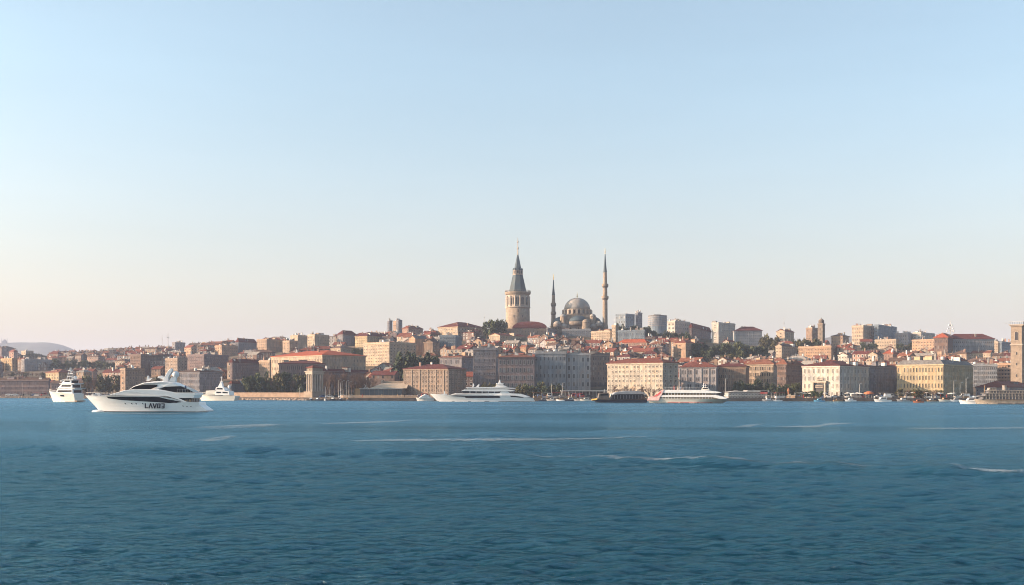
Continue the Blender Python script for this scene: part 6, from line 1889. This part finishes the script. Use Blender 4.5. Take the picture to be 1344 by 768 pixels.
def stall(u, dy, w, m, label):
    D = float(shore(u)) + dy; x = (u - U0) / K * D
    o = thing('market_stall', label, 'stall', (x, D, gxy(x, D) - .02), R.uniform(-.15, .15), 'stalls along the quay')
    b = MB(); b.box(-w / 2, w / 2, 0, 1.8, 0, 1.0, R.choice([WHITE, CONCRETE, TEAK])); b.build('counter', o)
    b = MB(); b.side([(-w / 2 - .3, 2.4), (-w / 2 - .3, 2.5), (w / 2 + .3, 2.5), (w / 2 + .3, 2.4)], 1.5, m, y0=.8); b.build('awning', o)
    for sx in (-1, 1):
        for y in (-.3, 2.0):
            b = MB(); b.lathe([(.05, 0), (.05, 2.4)], 5, METAL, sx * w / 2, y); b.build('post', o)
cl = {'white': WHITEC, 'red': REDP, 'orange': ORANGE, 'blue': BLUEB, 'tan': TEAK, 'grey': GREYB}
si = 0
for u, c_, where in [(60, 'white', 'by the bay, behind the anchored yacht'), (36, 'tan', 'by the bay below the long grey building'), (48, 'red', 'by the bay beside the plain mauve house'), (228, 'white', 'behind the lettered yacht stern'), (706, 'orange', 'by the office trees'), (716, 'white', 'by the office trees'), (730, 'red', 'by the open quay shed'), (742, 'tan', 'at the near end of the open quay shed'),
                     (752, 'white', 'in front of the open quay shed'), (1012, 'grey', 'beyond the ferry terminal'), (1018, 'white', 'between terminal and ochre kiosk'), (1024, 'red', 'beside the ochre kiosk'), (1048, 'white', 'behind the ochre kiosk, by the palazzo'), (1160, 'white', 'before the dark grey terrace'),
                     (1184, 'white', 'at the left corner of the yellow palace'), (1194, 'tan', 'before the yellow palace portal'), (1222, 'orange', 'under the lit part of the yellow palace'), (1228, 'white', 'under the lit corner of the yellow palace'), (1258, 'grey', 'along the dark side of the yellow palace'), (1268, 'tan', 'near the white cabin boat')]:
    stall(u, R.uniform(4.5, 8), R.uniform(2.6, 4.2), cl[c_], 'quayside stall with a %s awning %s' % (c_, where))

# parked cars and vans
def car_proto(paint, van=False):
    o = put('parked_car', None)
    if van: body = [(-2.4, .35), (-2.45, 1.0), (-1.9, 1.25), (-1.4, 2.05), (2.4, 2.1), (2.45, .35)]
    else: body = [(-2.1, .32), (-2.15, .75), (-1.25, .92), (-.65, 1.42), (.75, 1.45), (1.45, .98), (2.1, .9), (2.12, .32)]
    b = MB(); b.side(body, .86, paint, .08); b.build('body', o)
    for s_ in (-1, 1):
        b = MB(); b.side([(-1.05, .95), (-.6, 1.33), (.7, 1.36), (1.2, .98)] if not van else [(-1.75, 1.3), (-1.35, 1.9), (-.3, 1.9), (-.3, 1.3)], .012, TINT, y0=s_ * .87); b.build('side_window', o)
    b = MB(); b.face([(-1.22, -.7, .95), (-1.22, .7, .95), (-.7, .6, 1.38), (-.7, -.6, 1.38)] if not van else [(-1.92, -.7, 1.28), (-1.92, .7, 1.28), (-1.46, .65, 2.0), (-1.46, -.65, 2.0)], TINT); b.build('windscreen', o)
    for x in (-1.35, 1.35):
        for s_ in (-1, 1):
            b = MB(); b.tube((x, s_ * .74, .32), (x, s_ * .9, .32), .32, .32, DARKMETAL, 12); b.build('wheel', o)
    return o
def cpaint(c, k): return mat(c, .3, .05, 1, .5, key=k)
PAINT = {'white': (.75, .75, .74), 'silver': (.42, .43, .44), 'black': (.02, .02, .022), 'red': (.38, .03, .03), 'blue': (.04, .09, .22), 'grey': (.15, .155, .16)}
protos = {(c_, v): None for c_ in PAINT for v in (False, True)}
def car(u, dy, c_, van, where, rz=0):
    D = float(shore(u)) + dy; x = (u - U0) / K * D
    z = gxy(x, D)
    lb = 'parked %s %s %s' % (c_, 'van' if van else 'car', where)
    if protos[(c_, van)] is None:
        o = car_proto(cpaint(PAINT[c_], c_ + '_car_paint'), van); protos[(c_, van)] = o
        o.location = (x, D, z); o.rotation_euler = (0, 0, rz)
    else:
        o = copy_thing(protos[(c_, van)], (x, D, z), rz, lb)
    o.name = 'parked_van' if van else 'parked_car'
    tag(o, lb, 'van' if van else 'car', 'vehicles parked along the quay')
spots = []
zones = [(6, 60, 'on the bay road below the long grey building'), (122, 160, 'on the quay behind the yacht bow'), (196, 256, 'on the quay behind the lettered yacht'), (410, 464, 'on the quay by the bare row'), (536, 560, 'before the broad tan building'),
         (700, 776, 'on the quay before the offices'), (800, 850, 'behind the dark ferry'), (1004, 1030, 'between terminal and ochre kiosk'), (1048, 1134, 'before the cream palazzo'), (1148, 1180, 'before the dark grey terrace'), (1182, 1276, 'before the yellow palace')]
for z0, z1, where in zones:
    n = int((z1 - z0) / 8)
    for i in range(n):
        u = z0 + (z1 - z0) * (i + R.uniform(.2, .8)) / n
        car(u, R.uniform(9.5, 12.5), R.choice(['white', 'white', 'silver', 'black', 'grey', 'red', 'blue', 'silver']), R.random() < .22, where, R.choice([0, math.pi, R.uniform(1.2, 1.8)]))

# lamp posts and flag poles
def lamp(u, dy, h, label):
    D = float(shore(u)) + dy; x = (u - U0) / K * D
    o = thing('lamp_post', label, 'lamp post', (x, D, gxy(x, D)), 0, 'lamp posts along the quay')
    b = MB(); b.tube((0, 0, 0), (0, 0, h), .09, .06, mat((.5, .48, .45), .6, .1, 1, key='pole_paint'), 6); b.build('pole', o)
    b = MB(); b.tube((0, 0, h), (.9, 0, h + .25), .05, .04, METAL, 4); b.box(.6, 1.3, -.15, .15, h + .15, h + .3, METAL); b.build('lamp_head', o)
for u, h, w in [(30, 8, 'by the bay below the long grey building'), (393, 5, 'on the embankment before the columned pavilion'), (433, 5, 'below the first bare tree, shortest'), (444.5, 8.5, 'tall, in the middle of the bare row'), (449, 8, 'close to the tall one in the bare row'), (454.5, 8, 'near the glass pavilion end'), (458, 7.5, 'nearest the glass pavilion'),
                (724, 7, 'before the office trees'), (738, 7, 'at the open quay shed'), (952, 9, 'tall, behind the white ferry bow'), (1060, 6, 'before the cream palazzo portal'), (1128, 6.5, 'at the palazzo side'), (1252, 8, 'before the dark palace side'), (1260, 7, 'second one before the dark palace side'), (1268, 9, 'near the white cabin boat')]:
    lamp(u, R.uniform(7, 9), h, 'slim pale lamp post ' + w)

# people on the promenade and the ferry's top deck
def person_mesh(seed):
    r = random.Random(seed)
    me = bpy.data.meshes.new('person')
    st = r.uniform(.08, .2)
    V = [(0, 0, .95), (0, 0, 1.2), (0, 0, 1.42), (0, 0, 1.55), (0, -.02, 1.68),
         (.11, 0, .9), (.12, -st, .5), (.12, -st * .6, .06), (.12, -st * .6 - .16, .03), (-.11, 0, .9), (-.12, st * .7, .5), (-.12, st * 1.6, .08), (-.12, st * 1.6 - .15, .03),
         (.2, 0, 1.4), (.26, .05, 1.13), (.25, -.08, .88), (-.2, 0, 1.4), (-.26, -.02, 1.13), (-.24, -.14, .9)]
    E = [(0, 1), (1, 2), (2, 3), (3, 4), (0, 5), (5, 6), (6, 7), (7, 8), (0, 9), (9, 10), (10, 11), (11, 12), (2, 13), (13, 14), (14, 15), (2, 16), (16, 17), (17, 18)]
    RAD = [.15, .14, .13, .06, .105, .1, .075, .05, .045, .1, .075, .05, .045, .075, .055, .045, .075, .055, .045]
    me.from_pydata(V, E, [])
    o = bpy.data.objects.new('person', me); COL.objects.link(o)
    md = o.modifiers.new('skin', 'SKIN')
    for i, q in enumerate(RAD): me.skin_vertices[0].data[i].radius = (q, q * .85)
    me.skin_vertices[0].data[0].use_root = True
    ss = o.modifiers.new('smooth', 'SUBSURF'); ss.levels = ss.render_levels = 1
    dg = bpy.context.evaluated_depsgraph_get()
    out = bpy.data.meshes.new_from_object(o.evaluated_get(dg))
    bpy.data.objects.remove(o)
    return out
PM = [person_mesh(i) for i in range(3)]
CLOTH = {'dark': mat((.03, .03, .035), .9, .2, 2, .1, key='dark_clothes'), 'white': mat((.62, .60, .57), .9, .1, 2, .1, key='white_clothes'), 'red': mat((.38, .06, .05), .9, .1, 2, .1, key='red_clothes'), 'blue': mat((.07, .11, .22), .9, .1, 2, .1, key='blue_clothes'), 'tan': mat((.36, .26, .17), .9, .1, 2, .1, key='tan_clothes')}
_pm = {}
def person(x, y, z, c_, label, group):
    k = (R.randrange(3), c_)
    if k not in _pm:
        m = PM[k[0]].copy(); m.materials.clear(); m.materials.append(CLOTH[c_]); _pm[k] = m
    o = put('person', _pm[k], None, (x, y, z), R.uniform(0, 6.28))
    tag(o, label, 'person', group)
for i in range(30):
    u = [R.uniform(702, 720), R.uniform(720, 775), R.uniform(1045, 1130), R.uniform(1182, 1250), R.uniform(450, 540)][i % 5]
    where = ['below the office trees', 'before the open quay shed', 'before the cream palazzo', 'before the yellow palace', 'on the promenade by the glass pavilion'][i % 5]
    c_ = R.choice(list(CLOTH))
    D = float(shore(u)) + R.uniform(1.2, 4.0); x = (u - U0) / K * D
    person(x, D, 1.42 if D < shore(u) + 2.9 else max(1.3, gxy(x, D)), c_, 'person in %s clothes standing %s' % (c_, where), 'people on the quay')
fs = FERRY_D / K
for i, u in enumerate((886, 888.5, 890, 892, 894.5)):
    c_ = ('red', 'dark', 'tan', 'white', 'blue')[i]
    person((u - U0) / K * (FERRY_D + 4), FERRY_D + 5.5 + R.uniform(0, 2.5), (529.2 - 511.9) * fs, c_, 'person in %s clothes on the open top deck of the white ferry' % c_, 'people on the ferry deck')

# rubble of the embankment foot
def rubble():
    b = MB(); rr = random.Random(3)
    st = mat((.27, .215, .175), .95, .45, .8, .1, key='rubble_stone')
    for i in range(420):
        u = rr.uniform(318, 404) if i < 300 else rr.uniform(0, 250)
        d = float(shore(u)) + rr.uniform(-1.6, .4)
        x = (u - U0) / K * d; z = max(0, (d - float(shore(u)) + 1.6) * .6) * rr.uniform(.4, 1)
        s = rr.uniform(.35, .8)
        n = 6
        b.rings([[(x + s * k * math.cos(a + q) * rr.uniform(.7, 1.2), d + s * k * math.sin(a + q) * rr.uniform(.7, 1.2), z + zz * s) for a in np.linspace(0, 6.28, n, endpoint=False)] for k, zz, q in ((.7, -.6, 0), (1, 0, .3), (.5, .6, .1))], st)
    o = b.build('rubble'); tag(o, 'tumbled grey-brown stones along the foot of the quay', 'rubble', None, 'stuff')
rubble()
# crew on the lettered yacht
yD = EYE * K / (541 - HY); ys = yD / K
for u, y, c_, lb in ((254, 527.6, 'white', 'crew member in white on the aft deck of the lettered yacht'), (258.5, 527.6, 'dark', 'person in dark clothes on the aft deck of the lettered yacht'), (246, 515.3, 'blue', 'person in blue at the upper aft rail of the lettered yacht')):
    person((u - U0) / K * (yD + 3), yD + 1.6, (541 - y) * ys, c_, lb, 'people aboard the lettered yacht')
